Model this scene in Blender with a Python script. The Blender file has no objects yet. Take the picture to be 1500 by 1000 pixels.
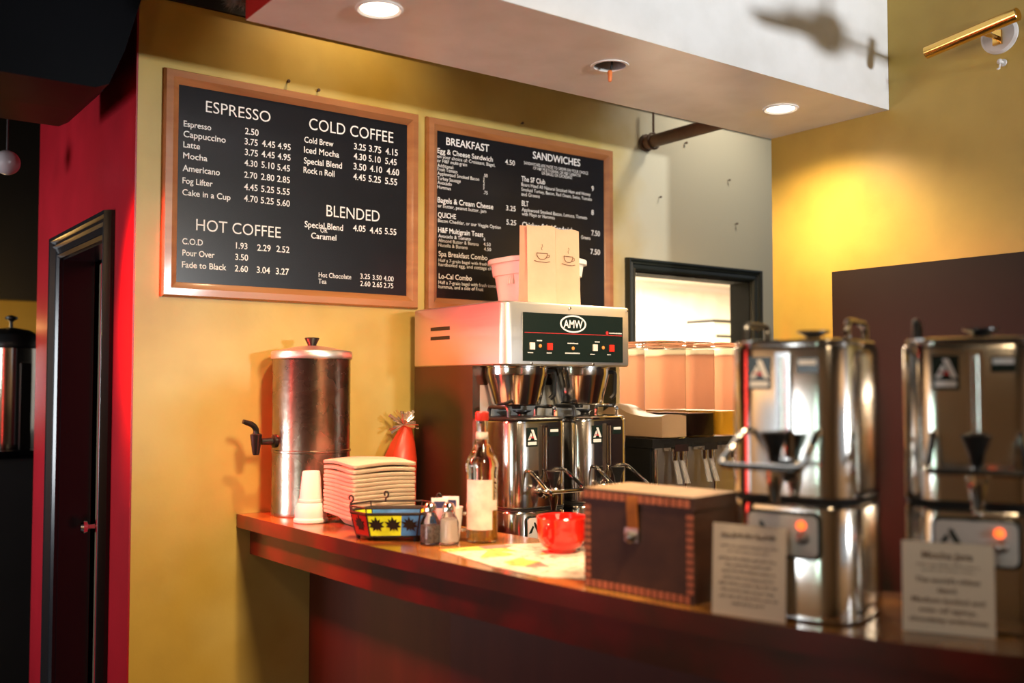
import bpy, bmesh, math, random
from mathutils import Vector, Matrix
random.seed(7)
PI = math.pi
R = math.radians
scene = bpy.context.scene
COL = scene.collection

# ------------------------------------------------------------------ camera, world, lights, exposure
cam_d = bpy.data.cameras.new('camera')
cam_d.sensor_width = 36.0
cam_d.lens = 34.85
cam_d.clip_start = 0.05
cam_d.clip_end = 60
cam_d.dof.use_dof = True
cam_d.dof.focus_distance = 3.25
cam_d.dof.aperture_fstop = 1.55
cam = bpy.data.objects.new('camera', cam_d)
COL.objects.link(cam)
cam.location = (0, 0, 1.49)
cam.rotation_euler = (R(90 + 2.44), 0, R(-36.5))
scene.camera = cam

world = bpy.data.worlds.new('world')
scene.world = world
world.use_nodes = True
bg = world.node_tree.nodes['Background']
bg.inputs['Color'].default_value = (0.85, 0.93, 1.0, 1)
bg.inputs['Strength'].default_value = 0.5

scene.view_settings.view_transform = 'Standard'
scene.view_settings.look = 'None'
scene.view_settings.exposure = 0.0
scene.view_settings.gamma = 1.0
scene.view_settings.use_curve_mapping = False

def light(name, kind, loc, energy, col, target=None, **kw):
    d = bpy.data.lights.new(name, kind)
    d.energy = energy
    d.color = col
    for k, v in kw.items():
        setattr(d, k, v)
    o = bpy.data.objects.new(name, d)
    COL.objects.link(o)
    o.location = loc
    if target is not None:
        o.rotation_euler = (Vector(target) - Vector(loc)).to_track_quat('-Z', 'Y').to_euler()
    return o

WARM = (1.0, 0.72, 0.42)
# daylight bounced up off the pavement through the shop front behind the camera
light('front_window_daylight', 'AREA', (2.7, -4.45, 1.92), 50, (0.93, 0.97, 1.0), (2.1, 3.1, 4.2), shape='RECTANGLE', size=0.5, size_y=0.26, spread=R(55))
# two narrow side windows on the left wall of the shop
light('side_window_daylight', 'AREA', (-3.15, 1.25, 1.7), 14, (0.9, 0.96, 1.0), (1.0, 1.25, 1.6), shape='RECTANGLE', size=0.16, size_y=1.3)
light('side_window_daylight', 'AREA', (-3.15, 0.55, 1.7), 9, (0.62, 0.95, 0.82), (1.0, 0.55, 1.6), shape='RECTANGLE', size=0.12, size_y=1.3)
# window at the far left that sheens the red wall
light('side_window_daylight', 'AREA', (-3.0, 4.3, 1.35), 22, (0.9, 0.95, 1.0), (0.86, 4.2, 1.5), shape='RECTANGLE', size=1.5, size_y=1.2, spread=R(60))
# added red fill lights at the left, standing in for an unseen red source
light('red_fill', 'AREA', (0.22, 3.125, 2.00), 34, (1.0, 0.045, 0.03), (1.5, 2.70, 1.22), shape='RECTANGLE', size=0.08, size_y=0.4, spread=R(60))
light('red_strip_fill', 'AREA', (-0.6, 2.9, 1.45), 7.0, (1.0, 0.05, 0.035), (1.6, 2.2, 1.45), shape='RECTANGLE', size=0.16, size_y=1.7)  # thin added light for the red strips reflected in the steel
# recessed cans
light('downlight_bulb', 'SPOT', (1.217, 2.215, 2.44), 105, WARM, (1.24, 2.30, 0), spot_size=R(125), spot_blend=1.0, shadow_soft_size=0.04)
light('downlight_bulb', 'SPOT', (2.796, 2.198, 2.44), 112, WARM, (2.84, 2.28, 0), spot_size=R(150), spot_blend=1.0, shadow_soft_size=0.04)
# can behind the soffit that washes the top of the wall
light('wall_can', 'SPOT', (1.52, 2.78, 3.05), 22, WARM, (1.54, 3.10, 2.50), spot_size=R(95), spot_blend=1.0, shadow_soft_size=0.03)
# pendant over the customer side of the bar
light('pendant_bulb', 'SPOT', (1.2, 0.9, 2.3), 200, WARM, (1.75, 2.4, 1.2), spot_size=R(88), spot_blend=1.0, shadow_soft_size=0.16)
# added fill lights on the shop's unseen left and front walls
light('wall_fill', 'SPOT', (-1.7, 2.2, 3.2), 420, WARM, (-3.2, 2.2, 1.5), spot_size=R(100), spot_blend=1.0, shadow_soft_size=0.1)
light('wall_fill', 'SPOT', (1.2, -3.0, 3.3), 330, WARM, (1.2, -4.65, 1.4), spot_size=R(115), spot_blend=1.0, shadow_soft_size=0.1)
light('shop_fill', 'POINT', (-0.6, -0.9, 2.9), 22, WARM, shadow_soft_size=0.15)  # added general fill for the front of the shop
# added fill light over the recess beside the kitchen doorway
light('recess_fill', 'SPOT', (3.45, 2.55, 3.2), 48, (1.0, 0.92, 0.80), (3.40, 3.1, 2.0), spot_size=R(100), spot_blend=1.0, shadow_soft_size=0.1)
# kitchen
light('kitchen_tube', 'AREA', (4.3, 4.2, 2.19), 240, (1.0, 0.86, 0.68), (4.3, 4.2, 0), shape='RECTANGLE', size=2.6, size_y=0.9)
# far room lamp
light('far_room_lamp', 'POINT', (0.75, 5.75, 1.75), 10.0, (1.0, 0.6, 0.18), shadow_soft_size=0.05)

# ------------------------------------------------------------------ materials
MATS = {}
def mat(name, col, rough=0.5, metal=0.0, spec=0.5, coat=0.0, emit=None, strength=0.0,
        var=None, bump=None, rvar=None, stretch=(1, 1, 1), trans=0.0, ior=1.45, alpha=1.0, col2=None):
    m = bpy.data.materials.new(name)
    m.use_nodes = True
    nt = m.node_tree
    p = nt.nodes['Principled BSDF']
    p.inputs['Base Color'].default_value = (*col, 1)
    p.inputs['Roughness'].default_value = rough
    p.inputs['Metallic'].default_value = metal
    p.inputs['Specular IOR Level'].default_value = spec
    p.inputs['Coat Weight'].default_value = coat
    p.inputs['Coat Roughness'].default_value = 0.08
    p.inputs['Transmission Weight'].default_value = trans
    p.inputs['IOR'].default_value = ior
    p.inputs['Alpha'].default_value = alpha
    if emit:
        p.inputs['Emission Color'].default_value = (*emit, 1)
        p.inputs['Emission Strength'].default_value = strength
    if var or bump or rvar:
        tc = nt.nodes.new('ShaderNodeTexCoord')
        mp = nt.nodes.new('ShaderNodeMapping')
        mp.inputs['Scale'].default_value = stretch
        nt.links.new(tc.outputs['Object'], mp.inputs['Vector'])
    def noise(sc, det=4.0):
        n = nt.nodes.new('ShaderNodeTexNoise')
        n.inputs['Scale'].default_value = sc
        n.inputs['Detail'].default_value = det
        nt.links.new(mp.outputs['Vector'], n.inputs['Vector'])
        return n
    if var:
        n = noise(var[0])
        rp = nt.nodes.new('ShaderNodeValToRGB')
        rp.color_ramp.elements[0].position = 0.35
        rp.color_ramp.elements[1].position = 0.65
        c2 = col2 or tuple(c * (1 - var[1]) for c in col)
        rp.color_ramp.elements[0].color = (*c2, 1)
        rp.color_ramp.elements[1].color = (*col, 1)
        nt.links.new(n.outputs['Fac'], rp.inputs['Fac'])
        nt.links.new(rp.outputs['Color'], p.inputs['Base Color'])
    if rvar:
        n = noise(rvar[0])
        mr = nt.nodes.new('ShaderNodeMapRange')
        mr.inputs['To Min'].default_value = rough
        mr.inputs['To Max'].default_value = rvar[1]
        nt.links.new(n.outputs['Fac'], mr.inputs['Value'])
        nt.links.new(mr.outputs['Result'], p.inputs['Roughness'])
    if bump:
        n = noise(bump[0], 3.0)
        b = nt.nodes.new('ShaderNodeBump')
        b.inputs['Strength'].default_value = bump[1]
        b.inputs['Distance'].default_value = 0.004
        nt.links.new(n.outputs['Fac'], b.inputs['Height'])
        nt.links.new(b.outputs['Normal'], p.inputs['Normal'])
    MATS[name] = m
    return m

def node_mat(name):
    m = bpy.data.materials.new(name)
    m.use_nodes = True
    return m, m.node_tree, m.node_tree.nodes['Principled BSDF']

def ramp(nt, src, stops):
    r = nt.nodes.new('ShaderNodeValToRGB')
    while len(r.color_ramp.elements) < len(stops):
        r.color_ramp.elements.new(0.5)
    for e, (pos, c) in zip(r.color_ramp.elements, stops):
        e.position = pos
        e.color = (*c, 1)
    nt.links.new(src, r.inputs['Fac'])
    return r

def wall_paint(name, c1, c2, c3=None, rough=0.42):
    """patchy roller paint: big soft patches, small mottling, fine orange-peel bump"""
    m, nt, p = node_mat(name)
    tc = nt.nodes.new('ShaderNodeTexCoord')
    n1 = nt.nodes.new('ShaderNodeTexNoise'); n1.inputs['Scale'].default_value = 1.6; n1.inputs['Detail'].default_value = 3
    n2 = nt.nodes.new('ShaderNodeTexNoise'); n2.inputs['Scale'].default_value = 7.0; n2.inputs['Detail'].default_value = 6
    n3 = nt.nodes.new('ShaderNodeTexNoise'); n3.inputs['Scale'].default_value = 90; n3.inputs['Detail'].default_value = 2
    for n in (n1, n2, n3):
        nt.links.new(tc.outputs['Object'], n.inputs['Vector'])
    r1 = ramp(nt, n1.outputs['Fac'], [(0.40, c1), (0.62, c2)])
    mx = nt.nodes.new('ShaderNodeMix'); mx.data_type = 'RGBA'; mx.blend_type = 'MULTIPLY'
    mx.inputs['Factor'].default_value = 0.35
    r2 = ramp(nt, n2.outputs['Fac'], [(0.3, (0.72, 0.70, 0.66)), (0.6, (1, 1, 1))])
    nt.links.new(r1.outputs['Color'], mx.inputs['A'])
    nt.links.new(r2.outputs['Color'], mx.inputs['B'])
    nt.links.new(mx.outputs['Result'], p.inputs['Base Color'])
    out = mx.outputs['Result']
    if c3:                                   # a stretch of wall in a paler, greyer shade
        sx = nt.nodes.new('ShaderNodeSeparateXYZ')
        nt.links.new(tc.outputs['Object'], sx.inputs['Vector'])
        ad = nt.nodes.new('ShaderNodeMath'); ad.operation = 'MULTIPLY_ADD'
        ad.inputs[1].default_value = 0.25; 
        nt.links.new(n2.outputs['Fac'], ad.inputs[0])
        nt.links.new(sx.outputs['X'], ad.inputs[2])
        mr = nt.nodes.new('ShaderNodeMapRange')
        mr.inputs['From Min'].default_value = 2.85; mr.inputs['From Max'].default_value = 3.15
        nt.links.new(ad.outputs[0], mr.inputs['Value'])
        m2 = nt.nodes.new('ShaderNodeMix'); m2.data_type = 'RGBA'
        nt.links.new(mr.outputs['Result'], m2.inputs['Factor'])
        nt.links.new(out, m2.inputs['A'])
        m2.inputs['B'].default_value = (*c3, 1)
        nt.links.new(m2.outputs['Result'], p.inputs['Base Color'])
    p.inputs['Roughness'].default_value = rough
    b = nt.nodes.new('ShaderNodeBump'); b.inputs['Strength'].default_value = 0.12; b.inputs['Distance'].default_value = 0.002
    nt.links.new(n3.outputs['Fac'], b.inputs['Height'])
    nt.links.new(b.outputs['Normal'], p.inputs['Normal'])
    MATS[name] = m
    return m

def wood(name, dark, light_, scale=6.0, rough=0.35, coat=0.0, axis='X', worn=None):
    m, nt, p = node_mat(name)
    tc = nt.nodes.new('ShaderNodeTexCoord')
    mp = nt.nodes.new('ShaderNodeMapping')
    s = {'X': (0.12, 1, 1), 'Y': (1, 0.12, 1), 'Z': (1, 1, 0.12)}[axis]
    mp.inputs['Scale'].default_value = s
    nt.links.new(tc.outputs['Object'], mp.inputs['Vector'])
    n = nt.nodes.new('ShaderNodeTexNoise'); n.inputs['Scale'].default_value = scale * 4; n.inputs['Detail'].default_value = 7; n.inputs['Distortion'].default_value = 0.6
    nt.links.new(mp.outputs['Vector'], n.inputs['Vector'])
    r = ramp(nt, n.outputs['Fac'], [(0.3, dark), (0.7, light_)])
    out = r.outputs['Color']
    if worn:
        n2 = nt.nodes.new('ShaderNodeTexNoise'); n2.inputs['Scale'].default_value = 5; n2.inputs['Detail'].default_value = 8
        nt.links.new(tc.outputs['Object'], n2.inputs['Vector'])
        rr = ramp(nt, n2.outputs['Fac'], [(0.42, (0, 0, 0)), (0.6, (1, 1, 1))])
        mx = nt.nodes.new('ShaderNodeMix'); mx.data_type = 'RGBA'
        nt.links.new(rr.outputs['Color'], mx.inputs['Factor'])
        nt.links.new(out, mx.inputs['A'])
        mx.inputs['B'].default_value = (*worn, 1)
        out = mx.outputs['Result']
    nt.links.new(out, p.inputs['Base Color'])
    p.inputs['Roughness'].default_value = rough
    p.inputs['Coat Weight'].default_value = coat
    p.inputs['Coat Roughness'].default_value = 0.12
    MATS[name] = m
    return m

M = MATS
wall_paint('gold_paint', (0.47, 0.305, 0.048), (0.57, 0.43, 0.13), (0.56, 0.51, 0.37))
wall_paint('gold_paint_side', (0.54, 0.36, 0.066), (0.60, 0.42, 0.09))
wall_paint('tan_paint', (0.58, 0.42, 0.29), (0.66, 0.50, 0.36))
wall_paint('red_paint', (0.30, 0.004, 0.012), (0.36, 0.006, 0.016), rough=0.38)
wall_paint('kitchen_paint', (0.80, 0.76, 0.66), (0.84, 0.80, 0.70), rough=0.5)
wall_paint('white_paint', (0.80, 0.79, 0.78), (0.84, 0.83, 0.82), rough=0.32)
mat('red_trim', (0.42, 0.02, 0.015), 0.4)
mat('black_gloss', (0.002, 0.0025, 0.004), 0.35, spec=0.06, var=(3, 0.4))
mat('black_ceiling', (0.010, 0.010, 0.011), 0.7, var=(2, 0.4))
mat('dark_floor', (0.03, 0.022, 0.018), 0.45, var=(3, 0.5))
mat('casing_green', (0.020, 0.024, 0.018), 0.35, var=(6, 0.3))
mat('casing_black', (0.010, 0.010, 0.012), 0.22)
mat('olive_edge', (0.10, 0.085, 0.05), 0.6)
wood('frame_wood', (0.30, 0.105, 0.032), (0.42, 0.17, 0.055), 5, 0.38, 0.25)
mat('board_black', (0.008, 0.008, 0.011), 0.25, spec=0.4, var=(8, 0.2))
mat('letter_white', (0.86, 0.84, 0.82), 0.6)
wood('bar_top', (0.30, 0.115, 0.018), (0.48, 0.21, 0.04), 4, 0.24, 0.5, 'Y', worn=(0.12, 0.045, 0.012))
wood('bar_red', (0.095, 0.008, 0.005), (0.135, 0.012, 0.007), 3, 0.32, 0.3, 'Y', worn=(0.050, 0.014, 0.006))
wood('bar_panel', (0.038, 0.007, 0.005), (0.055, 0.011, 0.007), 3, 0.4, 0.1, 'Z')
mat('steel', (0.70, 0.67, 0.63), 0.11, 1.0, rvar=(30, 0.17), stretch=(1, 1, 0.05))
mat('steel_brushed', (0.62, 0.59, 0.55), 0.36, 1.0, rvar=(40, 0.46), bump=(160, 0.05), stretch=(0.05, 0.05, 1))
mat('steel_worn', (0.38, 0.32, 0.25), 0.20, 1.0, rvar=(9, 0.34), var=(14, 0.25), bump=(60, 0.12))
mat('steel_side', (0.46, 0.42, 0.37), 0.30, 1.0, rvar=(20, 0.42))
mat('steel_bronze', (0.10, 0.075, 0.05), 0.32, 0.9, rvar=(20, 0.42))
mat('chrome', (0.80, 0.78, 0.75), 0.08, 1.0)
mat('black_plastic', (0.010, 0.010, 0.010), 0.30)
mat('black_rubber', (0.012, 0.011, 0.010), 0.6)
mat('panel_dark', (0.010, 0.018, 0.015), 0.22)
mat('white_print', (0.72, 0.70, 0.68), 0.5)
mat('red_print', (0.55, 0.03, 0.03), 0.45)
mat('dim_print', (0.30, 0.30, 0.28), 0.5)
mat('white_button', (0.80, 0.74, 0.66), 0.4)
mat('red_button', (0.65, 0.02, 0.01), 0.35, emit=(1, 0.03, 0.01), strength=0.6)
mat('amber_led', (0.5, 0.16, 0.03), 0.3, emit=(1, 0.3, 0.05), strength=0.8)
mat('orange_lamp', (0.9, 0.12, 0.02), 0.3, emit=(1.0, 0.12, 0.02), strength=2.5)
mat('plate_grey', (0.52, 0.49, 0.46), 0.4)
mat('lens_white', (0.9, 0.85, 0.75), 0.5, emit=(1.0, 0.86, 0.62), strength=9)
mat('trim_white', (0.78, 0.76, 0.74), 0.4)
mat('can_inside', (0.55, 0.54, 0.53), 0.35, 0.6)
mat('wire_dark', (0.03, 0.03, 0.03), 0.5)
mat('wire_orange', (0.75, 0.20, 0.05), 0.5)
mat('pipe_paint', (0.20, 0.125, 0.07), 0.55, var=(10, 0.3))
mat('rust', (0.10, 0.055, 0.03), 0.7)
mat('brass', (0.78, 0.48, 0.13), 0.18, 1.0)
mat('plate_white', (0.70, 0.68, 0.66), 0.45)
mat('panel_brown', (0.015, 0.010, 0.007), 0.6, spec=0.3, var=(3, 0.25))
mat('pulp', (0.62, 0.50, 0.36), 0.85, var=(14, 0.12), bump=(60, 0.25))
mat('foam', (0.82, 0.74, 0.68), 0.6)
mat('clear_plastic', (0.95, 0.93, 0.92), 0.12, trans=0.85, ior=1.3)
mat('glass', (0.96, 0.98, 0.97), 0.03, trans=1.0, ior=1.45)
mat('tank_plastic', (0.97, 0.94, 0.92), 0.04, trans=1.0, ior=1.10)
mat('milk_coffee', (0.72, 0.50, 0.30), 0.35)
mat('cola', (0.012, 0.005, 0.003), 0.15)
mat('juice', (0.85, 0.42, 0.02), 0.3)
mat('amber_syrup', (0.75, 0.42, 0.08), 0.08, trans=0.7, ior=1.36)
mat('label_paper', (0.80, 0.70, 0.62), 0.6, var=(30, 0.25))
mat('cap_red', (0.45, 0.03, 0.02), 0.35)
mat('red_ceramic', (0.62, 0.014, 0.008), 0.12, coat=0.6)
mat('salt', (0.85, 0.80, 0.76), 0.8)
mat('pepper', (0.20, 0.18, 0.17), 0.9, var=(120, 0.6))
mat('porcelain', (0.82, 0.77, 0.72), 0.2)
mat('packet_white', (0.85, 0.83, 0.82), 0.6)
mat('packet_blue', (0.03, 0.03, 0.10), 0.6)
mat('leaf_yellow', (0.78, 0.84, 0.03), 0.25, var=(25, 0.25))
mat('glass_blue', (0.08, 0.26, 0.62), 0.25, var=(25, 0.45))
mat('glass_red', (0.25, 0.02, 0.015), 0.25)
mat('iron', (0.018, 0.010, 0.007), 0.5, 0.3)
mat('gift_red', (0.68, 0.05, 0.02), 0.35)
mat('tinsel', (0.88, 0.74, 0.62), 0.22, 0.8)
mat('kraft', (0.70, 0.47, 0.29), 0.8, var=(10, 0.12), bump=(20, 0.25))
mat('kraft_ink', (0.20, 0.09, 0.05), 0.8)
mat('tub_white', (0.82, 0.79, 0.74), 0.4)
wood('box_wood', (0.028, 0.010, 0.005), (0.060, 0.022, 0.010), 4, 0.5, 0.1, 'Y')
wood('box_lid_wood', (0.30, 0.17, 0.08), (0.42, 0.26, 0.13), 4, 0.6, 0.0, 'Y')
mat('box_edge', (0.52, 0.15, 0.08), 0.6, var=(30, 0.3))
mat('leather_orange', (0.40, 0.12, 0.02), 0.6, var=(20, 0.4))
mat('old_metal', (0.45, 0.42, 0.40), 0.3, 1.0)
mat('card', (0.74, 0.62, 0.46), 0.45, var=(4, 0.08))
mat('card_pale', (0.74, 0.66, 0.52), 0.45, var=(4, 0.08))
mat('card_ink', (0.16, 0.09, 0.055), 0.6)
mat('garland_green', (0.06, 0.075, 0.06), 0.6, var=(30, 0.6), col2=(0.22, 0.22, 0.21))
mat('globe_white', (0.28, 0.27, 0.28), 0.3)
mat('amber_shade', (0.8, 0.36, 0.06), 0.6, emit=(1.0, 0.42, 0.06), strength=0.8)
mat('fan_dark', (0.05, 0.035, 0.025), 0.5)
mat('enamel_white', (0.80, 0.77, 0.74), 0.3)
mat('casing_flat', (0.010, 0.010, 0.008), 0.85, spec=0.1)
mat('enamel_red_glow', (0.70, 0.30, 0.20), 0.3)  # white fridge enamel with reflected red light put into its colour

# printed sheet on the bar: cream newsprint with coloured blocks and lines of print
def paper_mat():
    m, nt, p = node_mat('printed_paper')
    tc = nt.nodes.new('ShaderNodeTexCoord')
    n = nt.nodes.new('ShaderNodeTexVoronoi'); n.inputs['Scale'].default_value = 14
    nt.links.new(tc.outputs['Object'], n.inputs['Vector'])
    sx = nt.nodes.new('ShaderNodeSeparateColor')
    nt.links.new(n.outputs['Color'], sx.inputs['Color'])
    r = ramp(nt, sx.outputs['Red'], [(0.0, (0.80, 0.68, 0.52)), (0.62, (0.80, 0.68, 0.52)), (0.70, (0.82, 0.58, 0.12)), (0.86, (0.70, 0.54, 0.40)), (0.95, (0.30, 0.20, 0.16))])
    r.color_ramp.interpolation = 'CONSTANT'
    w = nt.nodes.new('ShaderNodeTexNoise'); w.inputs['Scale'].default_value = 60; w.inputs['Detail'].default_value = 3
    nt.links.new(tc.outputs['Object'], w.inputs['Vector'])
    rw = ramp(nt, w.outputs['Fac'], [(0.38, (0.55, 0.45, 0.38)), (0.5, (1, 1, 1))])
    mx = nt.nodes.new('ShaderNodeMix'); mx.data_type = 'RGBA'; mx.blend_type = 'MULTIPLY'; mx.inputs['Factor'].default_value = 0.8
    nt.links.new(r.outputs['Color'], mx.inputs['A']); nt.links.new(rw.outputs['Color'], mx.inputs['B'])
    nt.links.new(mx.outputs['Result'], p.inputs['Base Color'])
    p.inputs['Roughness'].default_value = 0.55
    M['printed_paper'] = m
paper_mat()

# ------------------------------------------------------------------ mesh helpers
class MB:
    def __init__(self):
        self.bm = bmesh.new()
        self.mi = 0
    def _faces(self, fs):
        for f in fs:
            f.material_index = self.mi
    def box(self, c, s, rz=0.0, mtx=None):
        hx, hy, hz = s[0] / 2, s[1] / 2, s[2] / 2
        vs = []
        rot = Matrix.Rotation(rz, 4, 'Z')
        for dx, dy, dz in ((-1, -1, -1), (1, -1, -1), (1, 1, -1), (-1, 1, -1), (-1, -1, 1), (1, -1, 1), (1, 1, 1), (-1, 1, 1)):
            v = rot @ Vector((dx * hx, dy * hy, dz * hz)) + Vector(c)
            if mtx:
                v = mtx @ v
            vs.append(self.bm.verts.new(v))
        fs = [self.bm.faces.new([vs[i] for i in q]) for q in ((3, 2, 1, 0), (4, 5, 6, 7), (0, 1, 5, 4), (1, 2, 6, 5), (2, 3, 7, 6), (3, 0, 4, 7))]
        self._faces(fs)
        return self
    def b2(self, lo, hi):
        return self.box([(a + b) / 2 for a, b in zip(lo, hi)], [abs(b - a) for a, b in zip(lo, hi)])
    def loft(self, loops, cap0=True, cap1=True, closed=True):
        rows = [[self.bm.verts.new(p) for p in lp] for lp in loops]
        n = len(rows[0])
        for a, b in zip(rows, rows[1:]):
            for i in range(n if closed else n - 1):
                j = (i + 1) % n
                self._faces([self.bm.faces.new((a[i], a[j], b[j], b[i]))])
        if cap0:
            self._faces([self.bm.faces.new(list(reversed(rows[0])))])
        if cap1:
            self._faces([self.bm.faces.new(rows[-1])])
        return self
    def rr(self, w, d, r, prof, c=(0, 0), n=6, cap0=True, cap1=True, mtx=None):
        """rounded-rectangle solid; prof = [(z, inset)]"""
        loops = [rrloop(w - 2 * i, d - 2 * i, max(r - i, 0.0005), z, c, n) for z, i in prof]
        if mtx:
            loops = [[mtx @ Vector(p) for p in l] for l in loops]
        return self.loft(loops, cap0, cap1)
    def lathe(self, prof, c=(0, 0, 0), n=32, cap0=True, cap1=True, mtx=None):
        loops = []
        for r, z in prof:
            lp = [Vector((r * math.cos(2 * PI * k / n), r * math.sin(2 * PI * k / n), z)) for k in range(n)]
            if mtx:
                lp = [mtx @ p for p in lp]
            loops.append([p + Vector(c) for p in lp])
        return self.loft(loops, cap0, cap1)
    def tube(self, pts, r, n=8, closed=False):
        pts = [Vector(p) for p in pts]
        rs = r if isinstance(r, (list, tuple)) else [r] * len(pts)
        loops = []
        up = None
        for i, p in enumerate(pts):
            a = pts[i - 1] if i > 0 else (pts[-1] if closed else pts[0])
            b = pts[i + 1] if i < len(pts) - 1 else (pts[0] if closed else pts[-1])
            t = (b - a).normalized()
            if up is None:
                up = Vector((0, 0, 1)) if abs(t.z) < 0.9 else Vector((1, 0, 0))
            s = t.cross(up)
            if s.length < 1e-5:
                s = t.cross(Vector((0, 1, 0)))
            s.normalize()
            up = s.cross(t).normalized()
            loops.append([p + (s * math.cos(2 * PI * k / n) + up * math.sin(2 * PI * k / n)) * rs[i] for k in range(n)])
        if closed:
            loops.append(loops[0])
        self.loft(loops, not closed, not closed)
        if closed:
            bmesh.ops.remove_doubles(self.bm, verts=self.bm.verts[:], dist=1e-6)
        return self
    def prism(self, poly, z0, z1, mtx=None, top_inset=None):
        lo = [Vector((x, y, z0)) for x, y in poly]
        hi = [Vector((x, y, z1)) for x, y in poly]
        if mtx:
            lo = [mtx @ p for p in lo]; hi = [mtx @ p for p in hi]
        return self.loft([lo, hi])
    def bevel(self, w, seg=2, angle=30):
        es = [e for e in self.bm.edges if len(e.link_faces) == 2 and e.calc_face_angle(0) > R(angle)]
        if es:
            bmesh.ops.bevel(self.bm, geom=es, offset=w, segments=seg, affect='EDGES', profile=0.5, clamp_overlap=True)
        return self

def rrloop(w, d, r, z, c=(0, 0), n=6):
    r = min(r, w / 2 - 1e-4, d / 2 - 1e-4)
    pts = []
    for cx, cy, a0 in ((w / 2 - r, d / 2 - r, 0), (-w / 2 + r, d / 2 - r, 90), (-w / 2 + r, -d / 2 + r, 180), (w / 2 - r, -d / 2 + r, 270)):
        for k in range(n + 1):
            a = R(a0 + 90 * k / n)
            pts.append(Vector((c[0] + cx + r * math.cos(a), c[1] + cy + r * math.sin(a), z)))
    return pts

def arc(pts, rad=0.02, n=5):
    """round the corners of a polyline"""
    pts = [Vector(p) for p in pts]
    out = [pts[0]]
    for a, b, c in zip(pts, pts[1:], pts[2:]):
        d1 = (a - b); d2 = (c - b)
        r = min(rad, d1.length * 0.45, d2.length * 0.45)
        p0 = b + d1.normalized() * r; p1 = b + d2.normalized() * r
        for k in range(n + 1):
            t = k / n
            out.append(p0 * (1 - t) ** 2 + b * 2 * t * (1 - t) + p1 * t ** 2)
    out.append(pts[-1])
    return out

def obj(name, mb, mats, parent=None, smooth=35, kind=None, label=None):
    bm = mb.bm if isinstance(mb, MB) else mb
    bmesh.ops.recalc_face_normals(bm, faces=bm.faces[:])
    me = bpy.data.meshes.new(name)
    bm.to_mesh(me)
    bm.free()
    for m in (mats if isinstance(mats, (list, tuple)) else [mats]):
        me.materials.append(M[m])
    if smooth:
        for p in me.polygons:
            p.use_smooth = True
        me.set_sharp_from_angle(angle=R(smooth))
    o = bpy.data.objects.new(name, me)
    COL.objects.link(o)
    if parent:
        o.parent = parent
    if kind:
        o['kind'] = kind
    if label:
        o['label'] = label
    return o

def struct(name, mb, mats, smooth=None):
    return obj(name, mb, mats, None, smooth, 'structure')

def tag(o, label, cat, group=None):
    o['label'] = label
    o['category'] = cat
    if group:
        o['group'] = group
    return o

def thing(name, label, cat, loc=(0, 0, 0), rz=0.0, group=None):
    o = bpy.data.objects.new(name, None)
    o.empty_display_size = 0.05
    COL.objects.link(o)
    o.location = loc
    o.rotation_euler = (0, 0, rz)
    return tag(o, label, cat, group)

def dup(root, loc, rz, label, group=None):
    r = root.copy(); COL.objects.link(r)
    r.location = loc; r.rotation_euler = (0, 0, rz); r['label'] = label
    if group:
        r['group'] = group
    for ch in list(root.children):
        c = ch.copy(); COL.objects.link(c); c.parent = r
        for g in list(ch.children):
            d = g.copy(); COL.objects.link(d); d.parent = c
    return r

_FC = {}
def text_into(bm, s, x, z, h, w=0, y=0.0, align='L', extrude=0.0006, weight=0.0, tracking=1.0):
    """flat raised lettering in the local XZ plane, reading from the -Y side; h = cap height"""
    cu = bpy.data.curves.new('t', 'FONT')
    cu.body = s
    cu.size = 1.0
    cu.resolution_u = 4
    cu.offset = weight
    cu.space_character = tracking
    o = bpy.data.objects.new('t', cu)
    COL.objects.link(o)
    dg = bpy.context.evaluated_depsgraph_get()
    me = bpy.data.meshes.new_from_object(o.evaluated_get(dg))
    bpy.data.objects.remove(o); bpy.data.curves.remove(cu)
    if not me.vertices:
        return
    xs = [v.co.x for v in me.vertices]
    x0, x1 = min(xs), max(xs)
    sy = h / 0.70
    sx = w / (x1 - x0) if w else sy * 0.92
    wid = (x1 - x0) * sx
    ox = {'L': 0, 'C': -wid / 2, 'R': -wid}[align]
    vm = [bm.verts.new((x + ox + (v.co.x - x0) * sx, y - extrude, z + v.co.y * sy)) for v in me.vertices]
    for p in me.polygons:
        try:
            bm.faces.new([vm[i] for i in p.vertices])
        except ValueError:
            pass
    bpy.data.meshes.remove(me)

# ------------------------------------------------------------------ the setting
RW = 3.12
struct('floor', MB().b2((-4, -5.2, -0.1), (7, 9, 0)), 'dark_floor')
struct('ceiling', MB().b2((-4, -5.2, 3.45), (7, 9, 3.6)), 'black_ceiling')
# back wall with the kitchen doorway
b = MB()
b.b2((0.866, 3.10, 0), (2.945, 3.22, 3.45))
b.b2((3.705, 3.10, 0), (5.2, 3.22, 3.45))
b.b2((2.945, 3.10, 1.98), (3.705, 3.22, 3.45))
struct('wall_back', b, 'gold_paint')
# red wall running away from the corner, with its door opening
b = MB()
b.b2((0.861, 3.101, 0), (0.98, 3.39, 3.45))
b.b2((0.861, 4.05, 0), (0.98, 4.50, 3.45))
b.b2((0.861, 3.39, 1.975), (0.98, 4.05, 3.45))
struct('wall_red', b, 'red_paint')
struct('wall_right', MB().b2((RW, -4.6, 0), (RW + 0.14, 2.50, 3.45)), 'gold_paint_side')
struct('wall_closet', MB().b2((0.98, 4.5, 0), (2.55, 4.62, 3.45)), 'black_ceiling')
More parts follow.
